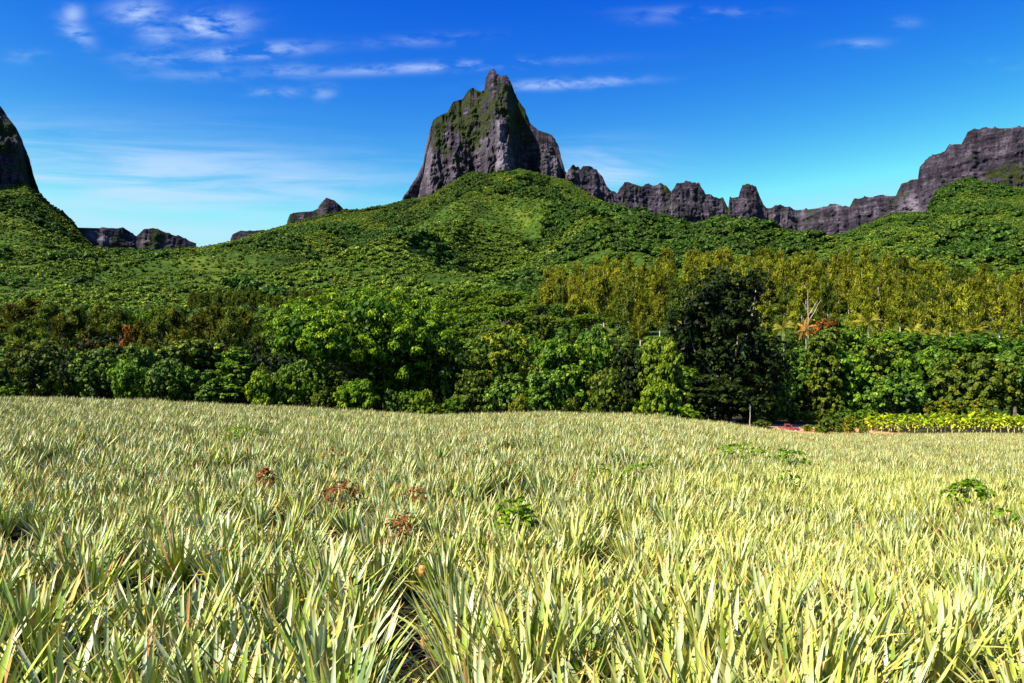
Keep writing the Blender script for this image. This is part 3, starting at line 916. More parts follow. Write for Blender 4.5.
for i, px in enumerate(np.arange(4, 690, 14.5)):
    k = ['blue_b', 'bright_b', 'olive_b', 'olive_b', 'mango_low', 'bright_b', 'blue_b'][_u.randint(0, 7)]
    b_ = float(np.interp(px, EPX, EPY))
    T(k, px + _u.uniform(-4, 4), b_ - _u.uniform(10, 26), b_, _u.uniform(22, 36), _u.uniform(84, 92),
      'low %s bush %s' % ({'bl': 'bluish green', 'br': 'bright green', 'ol': 'olive', 'da': 'dark', 'ma': 'yellow-green'}[k[:2]],
      [l for q, l in [(30, 'at the left foot of the leftmost open mango tree'), (66, 'at the right foot of the leftmost open mango tree'), (100, 'below the rounded grey-green tree, left side'),
       (122, 'below the rounded grey-green tree, right side'), (160, 'left of the wide lumpy green tree'), (200, 'right of the wide lumpy green tree'), (235, 'below the vine-hung tree, left side'),
       (268, 'below the vine-hung tree, right side'), (300, 'under the far left branches of the huge mango tree'), (335, 'under the left branches of the huge mango tree'),
       (375, 'under the middle of the huge mango tree'), (415, 'under the right branches of the huge mango tree'), (455, 'at the right foot of the huge mango tree'), (490, 'between huge mango and yellowing tree'),
       (530, 'below the yellowing tree near the centre'), (565, 'below the broad bright green tree, left side'), (600, 'below the broad bright green tree, right side'),
       (645, 'at the foot of the dark narrow tree'), (999, 'at the foot of the yellow-green tree')] if px < q][0]), 'bush', 'bush')
# right part: behind the crop, farther away
T('blue_b', 768, 376, 420, 54, 124, 'blue-green bush at the right foot of the big dark tree', 'bush', 'bush')
T('blue_a', 790, 345, 422, 60, 136, 'blue-green vine-covered tree right of the big dark tree')
T('olive_c', 822, 337, 424, 34, 132, 'olive vine column standing among the greener bushes')
T('darkr_b', 847, 372, 424, 50, 136, 'dark hollow bush between vine-covered trees', 'bush', 'bush')
T('bright_a', 852, 346, 424, 56, 134, 'bright green tree draped in vines behind the grassy strip')
T('blue_b', 893, 372, 418, 70, 128, 'blue-green mound of vines above the yellow crop', 'bush', 'bush')
T('olive_a', 880, 340, 418, 56, 150, 'dark olive tree under the tallest palm')
T('bright_b', 925, 350, 414, 70, 142, 'sunlit vine mound left of the round olive tree', 'bush', 'bush')
T('olive_b', 972, 352, 411, 78, 128, 'round olive tree behind the yellow crop at right')
T('blue_a', 1015, 348, 412, 60, 134, 'dark blue-green tree at the right end of the crop')
T('bright_b', 1050, 356, 414, 66, 126, 'green bush cut by the right edge', 'bush', 'bush')
T('autumn_b', 940, 398, 412, 36, 118, 'dry pinkish bush at the back of the yellow crop, left one', 'bush', 'bush')
T('autumn_b', 975, 397, 412, 40, 117, 'dry pinkish bush at the back of the yellow crop, right one', 'bush', 'bush', rz=2.0)
T('bright_b', 905, 332, 380, 86, 172, 'long bright green vine thicket below the row of palms, left part', 'bush', 'vine_thicket')
T('bright_b', 985, 334, 380, 90, 170, 'long bright green vine thicket below the row of palms, right part', 'bush', 'vine_thicket', rz=1.0)
T('bright_a', 1040, 340, 380, 60, 165, 'bright vine thicket at the right edge below the casuarinas', 'bush', 'vine_thicket')
T('blue_a', 778, 350, 395, 40, 150, 'deep green tree peeping out right of the big dark tree')
T('red', 827, 317, 350, 28, 190, 'orange-red flowering tree below the bare dead tree')
T('red', 232, 342, 370, 18, 120, 'small red-flowered tree behind the left tree line')
T('red', 131, 322, 350, 22, 150, 'rusty orange tree behind the left tree line')
T('red', 96, 336, 360, 26, 140, 'dull red tree behind the rounded grey-green tree')
T('autumn_a', 262, 362, 400, 16, 90, 'small tree with yellowing leaves left of the huge mango tree')


# ------------------------------------------------------------------ casuarinas
def cas_mesh(name, mat, seed, H=14.0, W=6.8, n=2400):
    """feathery upright tree: thin twigs hanging off rising branches"""
    rng = np.random.RandomState(seed)
    nb = 60
    hs = rng.uniform(0.12, 1.0, nb) ** 0.9
    az = rng.uniform(0, 6.283, nb)
    per = n // nb
    C, NR, AX, RN = [], [], [], []
    for hb, a in zip(hs, az):
        L = W * 0.5 * (1.05 - hb) ** 0.55 * rng.uniform(0.6, 1.15) + 0.25
        b0 = np.array([0, 0, hb * H * 0.88])
        dirv = np.array([math.cos(a), math.sin(a), rng.uniform(0.5, 1.1)])
        t = rng.uniform(0.15, 1.0, per)
        p = b0 + np.outer(t * L, dirv) + rng.normal(size=(per, 3)) * 0.20 * np.array([1, 1, 1.6])
        C.append(p)
        NR.append(unit(np.array([math.cos(a), math.sin(a), .3]) + rng.normal(size=(per, 3)) * 0.7))
        AX.append(unit(np.array([math.cos(a) * .35, math.sin(a) * .35, 1.0]) + rng.normal(size=(per, 3)) * 0.35))
        RN.append(np.clip(rng.rand() * .5 + rng.rand(per) * .5, 0, 1))
    C = np.concatenate(C); NR = np.concatenate(NR); AX = np.concatenate(AX); RN = np.concatenate(RN)
    s = rng.uniform(0.55, 1.1, len(C))
    co, q, rn = leaf_quads(rng, C, NR, AX, s, s * 0.24, RN)
    cm = raw_mesh('crown', co, q, mat, {'rnd': rn})
    parts = [tube(wob(rng, (0, 0, -0.6), (0, 0, H * 0.95), 5, 0.12), np.linspace(0.2, 0.03, 6), 6)]
    for k in range(8):
        hb = rng.uniform(0.3, 0.8); a = rng.uniform(0, 6.28); L = W * 0.4 * (1.05 - hb)
        parts.append(tube([(0, 0, hb * H * 0.88), (math.cos(a) * L, math.sin(a) * L, hb * H * 0.88 + L)], [0.06, 0.02], 4))
    v, qq = join(parts)
    tm = raw_mesh('trunk', v, qq, MAT_palebark, smooth=True)
    return cm, tm


cas_y = [cas_mesh('c', ML_cas, 100 + i) for i in range(6)]
cas_d = [cas_mesh('c', ML_casd, 120 + i, 13, 6.5) for i in range(4)]
cas_b = [cas_mesh('c', ML_casb, 130 + i, 13, 6.5, 2400) for i in range(4)]


def hz1(x, y):
    if y <= 140:
        return float(ground_z(x, y))
    return float(hill_z(np.array([x / y]), np.array([float(y)]))[0])


rng = np.random.RandomState(11)


def scatter_px(n, region, mind):
    """jittered points; region(rng) -> (px, Y); spacing grows with distance"""
    out = []
    tries = 0
    while len(out) < n and tries < n * 60:
        tries += 1
        px, Y = region(rng)
        x = float(xat(px, Y))
        if all((x - a) ** 2 + (Y - b) ** 2 > mind * mind for a, b in out):
            out.append((x, Y))
    return out


GRP = 'casuarinas on the wooded hill'


def reg_right(r):
    px = r.uniform(545, 1075)
    Y = 185 + 190 * r.uniform(0, 1) ** 0.8
    lim = np.interp(px, [545, 600, 640, 1075], [250, 230, 190, 190])
    return px, max(Y, lim + r.uniform(0, 10))


for i, (x, y) in enumerate(scatter_px(285, reg_right, 4.6)):
    px = 512 + F * x / y
    dk = fbm(np.array([x / 40]), np.array([y / 40]), 2, 3)[0]
    pdark = 0.14 + 0.3 * (dk > 0.15) + 0.5 * sstep(860, 960, px) * (y > 280)
    dark = rng.rand() < pdark
    m = (cas_d if dark else cas_y)[rng.randint(0, 4)]
    s = rng.uniform(0.75, 1.28)
    side = 'above ' + landmark(px)
    hgt_ = 'low on' if y < 240 else 'midway up' if y < 300 else 'high on'
    lab = ('dark green' if dark else 'yellow-green') + ' feathery casuarina %s the hill ' % hgt_ + side
    place_tree('casuarina_tree', m, x, y, hz1(x, y) - 0.3, rng.uniform(0, 6.28), (s * rng.uniform(.9, 1.2), s * rng.uniform(.9, 1.2), s), lab, 'tree', GRP)

# brownish casuarinas behind the left tree line
for (px, top, Y, w) in [(10, 300, 200, 40), (28, 296, 210, 44), (48, 300, 190, 38), (75, 303, 200, 40), (100, 300, 215, 40), (118, 306, 180, 36), (62, 312, 160, 40), (20, 318, 150, 44),
                        (142, 318, 150, 34), (160, 312, 160, 34), (176, 306, 165, 32), (178, 326, 130, 38), (196, 310, 170, 34), (212, 300, 180, 38), (228, 303, 175, 34), (222, 326, 135, 34),
                        (244, 306, 180, 30), (150, 336, 125, 36), (198, 338, 122, 36), (-20, 305, 180, 46), (258, 318, 160, 26), (88, 322, 150, 34)]:
    b = rng.rand() < (0.75 if px > 120 else 0.35)
    m = (cas_b if b else cas_d)[rng.randint(0, 4)]
    x = float(xat(px, Y)); z = hz1(x, Y)
    H = float(zat(top, Y)) - z
    s = H / 13.0; sw = w / F * Y / 5.6
    place_tree('casuarina_tree', m, x, Y, z, rng.uniform(0, 6.28), (sw, sw, s),
               ('brownish' if b else 'dark green') + ' wispy casuarina behind the tree line left of the huge mango tree', 'tree', 'casuarinas behind the left tree line')

# darker grove higher up, centre left, and broadleaf wood between
for i, (x, y) in enumerate(scatter_px(70, lambda r: (r.uniform(190, 330), r.uniform(380, 470)), 5.0)):
    s = rng.uniform(0.7, 1.05)
    place_tree('casuarina_tree', cas_d[rng.randint(0, 4)], x, y, hz1(x, y) - 0.3, rng.uniform(0, 6.28), (s, s, s),
               'dark green casuarina in the grove above and left of the huge mango tree', 'tree', 'casuarinas in the dark upper grove')

# flat layered albizia canopies
alb = []
for i in range(4):
    r2 = np.random.RandomState(150 + i)
    cm, lob = crown_mesh('crown', ML_albizia, r2, 16, 9, nlobe=17, puffs=300, per=34, puff=0.55, leaf=0.5, lw=0.55, droop=0.1, shape='flat', inner=0.04)
    tm = trunk_mesh('trunk', MAT_bark, r2, 9, 0.3, lob, nl=8, fork=0.35)
    alb.append((cm, tm))
for i, (px, Y, w, top) in enumerate([(470, 215, 62, 312), (505, 235, 64, 306), (540, 255, 60, 303), (455, 290, 60, 300), (488, 320, 60, 294), (520, 345, 54, 291), (575, 250, 50, 318), (550, 215, 54, 318),
                                     (500, 195, 58, 322), (455, 190, 50, 326), (590, 215, 44, 322), (545, 310, 44, 297), (480, 265, 56, 304), (470, 350, 50, 286), (500, 380, 46, 287), (20, 160, 50, 325), (130, 240, 46, 308), (160, 260, 40, 304), (300, 300, 44, 312), (275, 240, 44, 330)]):
    x = float(xat(px, Y)); z = hz1(x, Y)
    sw = w / F * Y / 16
    H = max(float(zat(top, Y)) - z, 6.5)
    place_tree('albizia_tree', alb[i % 4], x, Y, z, i * 1.3, (sw, sw, H / 9),
               'flat layered umbrella tree ' + ('in the hollow above the yellowing tree' if 440 < px < 600 else 'behind the left tree line'), 'tree', 'flat-topped umbrella trees')

# broadleaf trees filling the wood behind the front row
fill_k = ['bright_a', 'blue_a', 'olive_a', 'bright_b', 'blue_b', 'darkr_a', 'olive_b']


def place_fill(n, reg, mind, hr, label, group, kinds=fill_k):
    for (x, y) in scatter_px(n, reg, mind):
        k = kinds[rng.randint(0, len(kinds))]
        W0, H0 = protos[k][1]
        H = rng.uniform(*hr); w = H * rng.uniform(0.8, 1.2)
        place_tree('broadleaf_tree', protos[k][0], x, y, hz1(x, y) - 0.3, rng.uniform(0, 6.28), (w / W0, w / W0, H / H0), label, 'tree', group)


place_fill(60, lambda r: (r.uniform(-60, 480), r.uniform(98, 150)), 6.5, (7.0, 9.5), lambda p, y: 'broadleaf tree in the shaded %s row behind %s' % ('nearest' if y < 124 else 'second', landmark(p)), 'trees behind the left tree line',
           ['olive_a', 'blue_a', 'darkr_a', 'darkr_b', 'blue_b'])
place_fill(60, lambda r: (r.uniform(-60, 560), r.uniform(150, 300)), 9, (6.0, 9.5), lambda p, y: 'broadleaf tree %s in the wood rising behind %s' % ('low' if y < 215 else 'higher', landmark(p)), 'trees rising behind the left tree line',
           ['olive_a', 'blue_a', 'darkr_a', 'olive_b', 'blue_b', 'bright_a'])
place_fill(26, lambda r: (r.uniform(480, 700), r.uniform(100, 170)), 7, (6.5, 9.0), lambda p, y: 'broadleaf tree %s behind %s' % ('close' if y < 135 else 'farther', landmark(p)), 'trees behind the central tree line',
           ['bright_a', 'blue_a', 'darkr_a', 'bright_b'])
place_fill(34, lambda r: (r.uniform(755, 1100), r.uniform(140, 185)), 7, (6.0, 8.5), lambda p, y: 'vine-covered tree on the lower slope near %s, %s' % (landmark(p), 'lower' if y < 162 else 'upper'), 'vine-covered trees on the right lower slope',
           ['bright_a', 'blue_a', 'bright_b', 'blue_b', 'olive_a', 'bright_b'])

place_fill(26, lambda r: (r.uniform(560, 700), r.uniform(178, 232)), 5, (3.0, 4.6), lambda p, y: 'low leafy tree at the foot of the casuarinas above %s, %s' % (landmark(p), 'nearer' if y < 205 else 'farther'),
           'low trees at the foot of the casuarinas', ['bright_b', 'olive_b', 'blue_b'])
# ------------------------------------------------------------------ palms
def palm_mesh(seed, H, mat, nfr=20, L=3.5):
    r = np.random.RandomState(seed)
    parts = [tube([(0, 0, -0.4), (0.15, 0, H * .35), (0.25, .1, H * .7), (0.2, .1, H)], [0.2, 0.15, 0.12, 0.11], 8)]
    v, q = join(parts)
    tm = raw_mesh('trunk', v, q, MAT_whitebark, smooth=True)
    C, NR, AX, LN, RN = [], [], [], [], []
    top = np.array([0.2, .1, H])
    stems = []
    for k in range(nfr):
        a = k * 2.4 + r.uniform(-.2, .2); el = r.uniform(-0.4, 1.35); l = L * r.uniform(.8, 1.1)
        n = 16
        p = top.copy(); d = np.array([math.cos(a) * math.cos(el), math.sin(a) * math.cos(el), math.sin(el)])
        line = [p.copy()]
        for j in range(n):
            p = p + d * l / n
            d = unit(d + np.array([0, 0, -0.075]))
            line.append(p.copy())
            side = unit(np.cross(d, [0, 0, 1]))
            for sgn in (-1, 1):
                ax = unit(side * sgn + d * 0.5 + np.array([0, 0, -0.55]))
                ll = 0.75 * math.sin(math.pi * (j + 1.2) / (n + 2)) + 0.1
                C.append(p + ax * ll * .5); AX.append(ax); NR.append(np.cross(ax, d) * sgn + r.normal(size=3) * .1); LN.append(ll); RN.append(r.rand() * .5 + .5 * (el > 0.3))
        stems.append(tube(line[::4], np.linspace(.035, .01, len(line[::4])), 4))
    LN = np.array(LN)
    co, q, rn = leaf_quads(r, np.array(C), np.array(NR), np.array(AX), LN, 0.13, np.array(RN))
    sv, sq = join(stems)
    co2 = np.concatenate([co, sv]); q2 = np.concatenate([q, sq + len(co)]); rn2 = np.concatenate([rn, np.full(len(sv), .6)])
    return raw_mesh('crown', co2, q2, mat, {'rnd': rn2}), tm


palmA = palm_mesh(1, 8.0, ML_palm, 26); palmB = palm_mesh(2, 8.0, ML_palmb, 14, 2.4); palmC = palm_mesh(3, 6.0, ML_palm, 18, 2.8)
for (m, H0, px, crown_y, Y, lab) in [(palmA, 8, 868, 324, 178, 'tall coconut palm with a pale trunk on the right wooded slope'),
                                     (palmB, 8, 806, 329, 172, 'coconut palm with rusty brown drooping fronds and pale trunk'),
                                     (palmC, 6, 785, 329, 176, 'yellowish palm just right of the big dark tree'),
                                     (palmC, 6, 914, 332, 182, 'palm with drooping pale fronds right of the tallest palm'),
                                     (palmA, 8, 930, 335, 186, 'small palm half hidden beside the drooping palm'),
                                     (palmA, 8, 976, 332, 180, 'yellowish palm farthest right on the wooded slope')]:
    x = float(xat(px, Y)); z = hz1(x, Y); H = max(float(zat(crown_y, Y)) - z, 4.0)
    e = place_tree('coconut_palm', m, x, Y, z, px * 1.7, (0.95, 0.95, H / H0), lab, 'palm tree')

# bare dead tree and thin bare trunk at the field edge
r3 = np.random.RandomState(5)
def dead_tree(x, y, z, H, label, r0=0.16, spec=None):
    e = bpy.data.objects.new('dead_tree', None); COL.objects.link(e); e.location = (x, y, z)
    tag(e, label, 'tree')
    v, q = tube(wob(r3, (0, 0, -.4), (0.1, 0, H), 6, .1), np.linspace(r0, r0 * .3, 7))
    link('trunk', raw_mesh('trunk', v, q, MAT_whitebark, smooth=True), e)
    for (h0, dx, dz, rr) in spec:
        v, q = tube(wob(r3, (0.05, 0, h0), (dx, r3.uniform(-.5, .5), h0 + dz), 4, .12), np.linspace(rr, rr * .3, 5), 5)
        link('branch', raw_mesh('branch', v, q, MAT_whitebark, smooth=True), e)
    return e


Yd = 195; x = float(xat(809, Yd)); z = hz1(x, Yd); Hd = float(zat(290, Yd)) - z
dead_tree(x, Yd, z, Hd, 'bare dead tree with white branches on the right slope', 0.2,
          [(Hd - 6.5, 2.4, 4.0, .12), (Hd - 8, 3.2, 5.5, .16), (Hd - 5, -1.2, 1.8, .09), (Hd - 6, 1.3, 1.2, .08), (Hd - 9, -1.6, 3.0, .1)])
r3 = np.random.RandomState(2); wob_ = wob; wob = lambda rng, a, b, n, sg: wob_(rng, a, b, n, sg * .25)
x = float(xat(748.5, 70)); z = float(ground_z(x, 70)); Hs = float(zat(406, 70)) - z
dead_tree(x, 70, z, Hs, 'thin pale bare trunk standing at the field edge below the big dark tree', 0.075, [(Hs - .45, -.12, .5, .025), (Hs - .4, .10, .35, .02)])
wob = wob_

# ------------------------------------------------------------------ stuff instancer (geometry nodes)
def instancer(name, pts, scl, rot, idx, tint, sources, label, mat):
    """one object: points that carry instanced plants, for masses nobody could count"""
    me = bpy.data.meshes.new(name)
    n = len(pts)
    me.vertices.add(n); me.vertices.foreach_set('co', np.ascontiguousarray(pts, np.float32).ravel())
    def fa(nm, typ, key, v):
        a = me.attributes.new(nm, typ, 'POINT'); a.data.foreach_set(key, np.ascontiguousarray(v).ravel())
    fa('scl', 'FLOAT_VECTOR', 'vector', scl.astype(np.float32)); fa('rot', 'FLOAT_VECTOR', 'vector', rot.astype(np.float32))
    fa('idx', 'INT', 'value', idx.astype(np.int32)); fa('tint', 'FLOAT', 'value', tint.astype(np.float32))
    me.update()
    col = bpy.data.collections.new(name + '_sources')
    for i, s in enumerate(sources):
        o = bpy.data.objects.new('%s_source_%02d' % (name, i), s); col.objects.link(o)
    ng = bpy.data.node_groups.new(name, 'GeometryNodeTree')
    ng.interface.new_socket('Geometry', in_out='INPUT', socket_type='NodeSocketGeometry')
    ng.interface.new_socket('Geometry', in_out='OUTPUT', socket_type='NodeSocketGeometry')
    gi = ng.nodes.new('NodeGroupInput'); go = ng.nodes.new('NodeGroupOutput')
    m2p = ng.nodes.new('GeometryNodeMeshToPoints')
    ci = ng.nodes.new('GeometryNodeCollectionInfo'); ci.inputs['Collection'].default_value = col
    ci.inputs['Separate Children'].default_value = True; ci.inputs['Reset Children'].default_value = True
    ip = ng.nodes.new('GeometryNodeInstanceOnPoints'); ip.inputs['Pick Instance'].default_value = True
    def na(nm, t):
        a = ng.nodes.new('GeometryNodeInputNamedAttribute'); a.data_type = t; a.inputs['Name'].default_value = nm
        return a.outputs['Attribute']
    ng.links.new(gi.outputs[0], m2p.inputs['Mesh'])
    ng.links.new(m2p.outputs[0], ip.inputs['Points'])
    ng.links.new(ci.outputs[0], ip.inputs['Instance'])
    ng.links.new(na('idx', 'INT'), ip.inputs['Instance Index'])
    e2r = ng.nodes.new('FunctionNodeEulerToRotation')
    ng.links.new(na('rot', 'FLOAT_VECTOR'), e2r.inputs[0])
    ng.links.new(e2r.outputs[0], ip.inputs['Rotation'])
    ng.links.new(na('scl', 'FLOAT_VECTOR'), ip.inputs['Scale'])
    ng.links.new(ip.outputs[0], go.inputs[0])
    o = link(name, me)
    md = o.modifiers.new('scatter', 'NODES'); md.node_group = ng
    tag(o, label, kind='stuff')
    return o


# ---- slope forest
def bush_mesh(mat, seed, n=170, flat=0.7, leaf=0.26):
    r = np.random.RandomState(seed)
    lobes = [(r.uniform(-.28, .28), r.uniform(-.28, .28), r.uniform(.25, .55) * flat, r.uniform(.2, .34)) for _ in range(5)]
    C, D_ = [], []
    for l in lobes:
        d = unit(r.normal(size=(n // 5, 3))); d[:, 2] = np.abs(d[:, 2]) * 0.9 + d[:, 2] * 0.1
        C.append(np.array(l[:3]) + d * l[3] * r.uniform(.8, 1.05, (n // 5, 1)) * np.array([1, 1, .85])); D_.append(d)
    C = np.concatenate(C); D_ = np.concatenate(D_)
    nr = D_ + r.normal(size=D_.shape) * .35
    s = leaf * r.uniform(.6, 1.2, len(C))
    co, q, rn = leaf_quads(r, C, nr, r.normal(size=D_.shape), s, s * .8, r.rand(len(C)))
    return raw_mesh('foliage', co, q, mat, {'rnd': rn})


slope_src = [bush_mesh(ML_slope, 200 + i) for i in range(5)] + [bush_mesh(ML_slopedark, 210 + i, 220) for i in range(3)] + [bush_mesh(ML_slopelite, 220 + i, 120) for i in range(2)]
rg = np.random.RandomState(21)
n0 = 170000
u = rg.uniform(-0.8, 0.8, n0)
Yv = np.sqrt(rg.uniform(165 ** 2, 2160 ** 2, n0))
Rr = np.interp(512 + F * u, RIDGE_PX, RIDGE_Y)
ok = Yv < Rr + 12
u, Yv = u[ok], Yv[ok]
zz = hill_z(u, Yv)
xx = u * Yv
k1 = fbm(xx / 90, Yv / 90, 3, 6); k2 = fbm(xx / 160 + 9, Yv / 160, 3, 12); k3 = fbm(xx / 60, Yv / 60, 2, 14)
pxs = 512 + F * u
gr = sum(w_ * np.exp(-((pxs - a_) / b_) ** 2 - ((Yv - c_) / d_) ** 2) for a_, b_, c_, d_, w_ in
         [(385, 36, 1230, 150, 1), (445, 36, 850, 110, .9), (590, 45, 1150, 160, 1), (640, 55, 930, 120, 1), (520, 30, 1640, 130, .7), (980, 30, 800, 110, .9),
          (760, 55, 900, 110, .8), (70, 40, 1050, 130, .6), (920, 28, 1350, 160, .8), (250, 50, 560, 60, .8), (960, 26, 1500, 120, .6)])
md = sum(w_ * np.exp(-((pxs - a_) / b_) ** 2 - ((Yv - c_) / d_) ** 2) for a_, b_, c_, d_, w_ in
         [(480, 45, 640, 110, 1), (475, 16, 1500, 260, .9), (900, 50, 1080, 130, .8), (610, 60, 680, 70, .8), (1000, 24, 1350, 160, .7), (240, 60, 900, 100, .5)])
k1 = k1 + gr * .55 - md * .4
k2 = k2 + md * .4 - gr * .5
meadow = (k2 > 0.18) & (Yv > 560)
ok = Yv > 0
n = len(u)
dark = (k1 > 0.16) & (rg.rand(n) < 0.8) & ~meadow
lite = (~dark) & (rg.rand(n) < 0.05 + 0.10 * (k3 > 0.2)) & (Yv > 800)
idx = np.where(dark, rg.randint(5, 8, n), np.where(lite, rg.randint(8, 10, n), rg.randint(0, 5, n)))
size = rg.uniform(3.6, 7.5, n) * np.where(dark, 1.75, 1.0) * np.where(lite, 0.65, 1.0) * np.where(Yv > 1000, 1.1, .9) * np.where(meadow, 0.6, 1.0) * np.interp(Yv, [165, 450], [.35, 1.0]) * np.exp(rg.normal(size=n) * .22)
size *= 1 - 0.45 * sstep(0.93, 1.0, Yv / np.interp(512 + F * u, RIDGE_PX, RIDGE_Y))
scl = np.stack([size, size, size * rg.uniform(.75, 1.1, n)], 1)
rot = np.stack([rg.uniform(-.15, .15, n), rg.uniform(-.15, .15, n), rg.uniform(0, 6.28, n)], 1)
tint = np.clip(0.5 + 0.6 * fbm(xx / 200, Yv / 200, 3, 1) + rg.uniform(-.4, .4, n) + .15 * meadow, 0, 1)
instancer('slope_forest', np.stack([xx, Yv, zz - 0.6], 1), scl, rot, idx, tint, slope_src, 'dense tropical forest covering the mountain slopes', None)

# larger dark trees one can tell apart on the slopes
bigslope = [make_tree('', '', ML_slopeobj, 300 + i, 16, 11, nlobe=12, puffs=120, per=16, puff=1.0, leaf=1.0, lw=.8, base=1.5, inner=0.3, fork=.3) for i in range(3)]
spots = []
for (px0, px1, py, Y0, n_, w) in [(358, 412, 243, 1200, 9, 24), (420, 480, 268, 850, 8, 22), (500, 560, 205, 1650, 7, 22), (520, 600, 236, 1150, 8, 26), (600, 690, 240, 950, 12, 26),
                                  (560, 640, 222, 1300, 8, 24), (690, 780, 238, 950, 8, 24), (960, 1005, 262, 800, 6, 24), (880, 930, 238, 1150, 6, 18), (40, 100, 262, 1100, 6, 18), (330, 360, 252, 1150, 4, 16)]:
    for k in range(n_):
        px = px0 + (px1 - px0) * (k + 0.5) / n_ + rng.uniform(-4, 4)
        spots.append((px, Y0 + rng.uniform(-110, 110), w * rng.uniform(.65, 1.0)))
for i, (px, Y, w) in enumerate(spots):
    x = float(xat(px, Y)); z = hz1(x, Y); s = w / F * Y / 16 * .85
    place_tree('spreading_tree', bigslope[i % 3], x, Y, z - 1, rng.uniform(0, 6.28), (s, s, s * .9),
               'large dark spreading tree on the mountain slope ' + ('left of the great peak' if px < 420 else 'below the great peak' if px < 700 else 'right of the great peak'), 'tree', 'dark spreading trees on the slopes')


# ------------------------------------------------------------------ the pineapple field
def pine_mat():
    m, t = new_mat('pineapple_leaf')
    rn = attr(t, 'rnd'); ty = attr(t, 'along')
    c = ramp(t, rn, [(0.0, (.15, .22, .04)), (0.14, (.44, .47, .24)), (0.28, (.05, .12, .008)), (0.45, (.20, .28, .015)), (0.58, (.36, .41, .03)), (0.70, (.56, .58, .33)), (0.84, (.06, .15, .010)),
                     (0.94, (.50, .46, .05)), (1.0, (.46, .20, .06))])
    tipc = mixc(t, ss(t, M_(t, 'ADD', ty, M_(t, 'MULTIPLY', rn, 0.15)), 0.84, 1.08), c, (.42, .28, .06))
    basec = mixc(t, ss(t, ty, 0.35, 0.0), tipc, (.045, .09, .008))  # leaf base coloured darker, painting shade into the rosette's interior
    tc = t.nodes.new('ShaderNodeTexCoord')
    nn = noise(t, tc.outputs['Object'], 16, 4)
    c2 = mixc(t, M_(t, 'MULTIPLY', ss(t, nn, .35, .75), 0.12), basec, (.58, .62, .40))
    oi = t.nodes.new('ShaderNodeObjectInfo')
    tcs = t.nodes.new('ShaderNodeSeparateColor'); t.links.new(oi.outputs['Color'], tcs.inputs[0])
    tn = M_(t, 'MAXIMUM', attr(t, 'tint', 'INSTANCER'), tcs.outputs[0])
    c3 = mixc(t, M_(t, 'MULTIPLY', M_(t, 'MULTIPLY', ss(t, tn, 0.30, 1.0), 0.42), ss(t, ty, 0.15, 0.5)), c2, (.50, .50, .09))
    p = t.nodes.new('ShaderNodeBsdfPrincipled')
    t.links.new(c3, p.inputs['Base Color'])
    p.inputs['Roughness'].default_value = 0.4
    p.inputs['Specular IOR Level'].default_value = 0.3
    tr = t.nodes.new('ShaderNodeBsdfTranslucent')
    t.links.new(mixc(t, 1.0, c3, (.8, .95, .3), 'MULTIPLY'), tr.inputs['Color'])
    mx = t.nodes.new('ShaderNodeMixShader'); mx.inputs[0].default_value = 0.07
    t.links.new(p.outputs[0], mx.inputs[1]); t.links.new(tr.outputs[0], mx.inputs[2])
    o = t.nodes.new('ShaderNodeOutputMaterial'); t.links.new(mx.outputs[0], o.inputs[0])
    return m


MAT_pine = pine_mat()


def pine_mesh(name, seed, nl=44, segs=7, tone=None, mat=None, open_=1.0, H=1.0):
    r = np.random.RandomState(seed)
    V, Q, RN, AL = [], [], [], []
    base_tone = r.rand() if tone is None else tone
    off = 0
    for k in range(nl):
        f = (k + .5) / nl                       # 0 outer .. 1 inner
        a = k * 2.39996 + r.uniform(-.25, .25)
        el = R_(30 + 50 * f ** 0.8) + r.uniform(-.14, .14)
        el = math.pi / 2 - (math.pi / 2 - el) * open_
        L = (0.62 + 0.42 * math.sin(math.pi * min(f * 1.15, 1) ** 0.8)) * r.uniform(.85, 1.1) * H
        if f > .9: L *= .7
        w = r.uniform(.021, .038)
        p = np.array([math.cos(a) * .05, math.sin(a) * .05, 0.10 + 0.16 * f])
        out = np.array([math.cos(a), math.sin(a), 0.0]); side = np.array([-math.sin(a), math.cos(a), 0.0])
        e = el; bend = r.uniform(-.04, .08) * (1.5 - f)
        tw = r.uniform(-.35, .35)
        rn = (base_tone * 0.45 + r.rand() * 0.75) % 1.0 if r.rand() > .03 else 1.0
        kink = r.randint(2, segs) if r.rand() < (.16 if f < .5 else .04) else -1
        if kink > 0 and r.rand() < .5: rn = r.uniform(.93, 1.0)
        for j in range(segs + 1):
            s = j / segs
            wd = w * (0.8 + 0.6 * s) * (1 - s ** 2.0) ** 0.9 if j < segs else 0.0006
            wd = max(wd, 0.0006)
            d = out * math.cos(e) + np.array([0, 0, math.sin(e)])
            n_ = -out * math.sin(e) + np.array([0, 0, math.cos(e)])
            th = tw * s
            sd_ = side * math.cos(th) + n_ * math.sin(th); nn_ = n_ * math.cos(th) - side * math.sin(th)
            keel = p - nn_ * wd * 0.38
            V += [p - sd_ * wd, keel, p + sd_ * wd]
            RN += [rn] * 3; AL += [s] * 3
            if j < segs:
                o_ = off + j * 3
                Q += [[o_, o_ + 1, o_ + 4, o_ + 3], [o_ + 1, o_ + 2, o_ + 5, o_ + 4]]
                p = p + d * L / segs
                e -= bend * (0.4 + s) + (r.uniform(.5, 1.1) if j == kink else 0)
        off += (segs + 1) * 3
    return raw_mesh(name, np.array(V), np.array(Q), mat or MAT_pine, {'rnd': np.array(RN), 'along': np.array(AL)}, smooth=True)


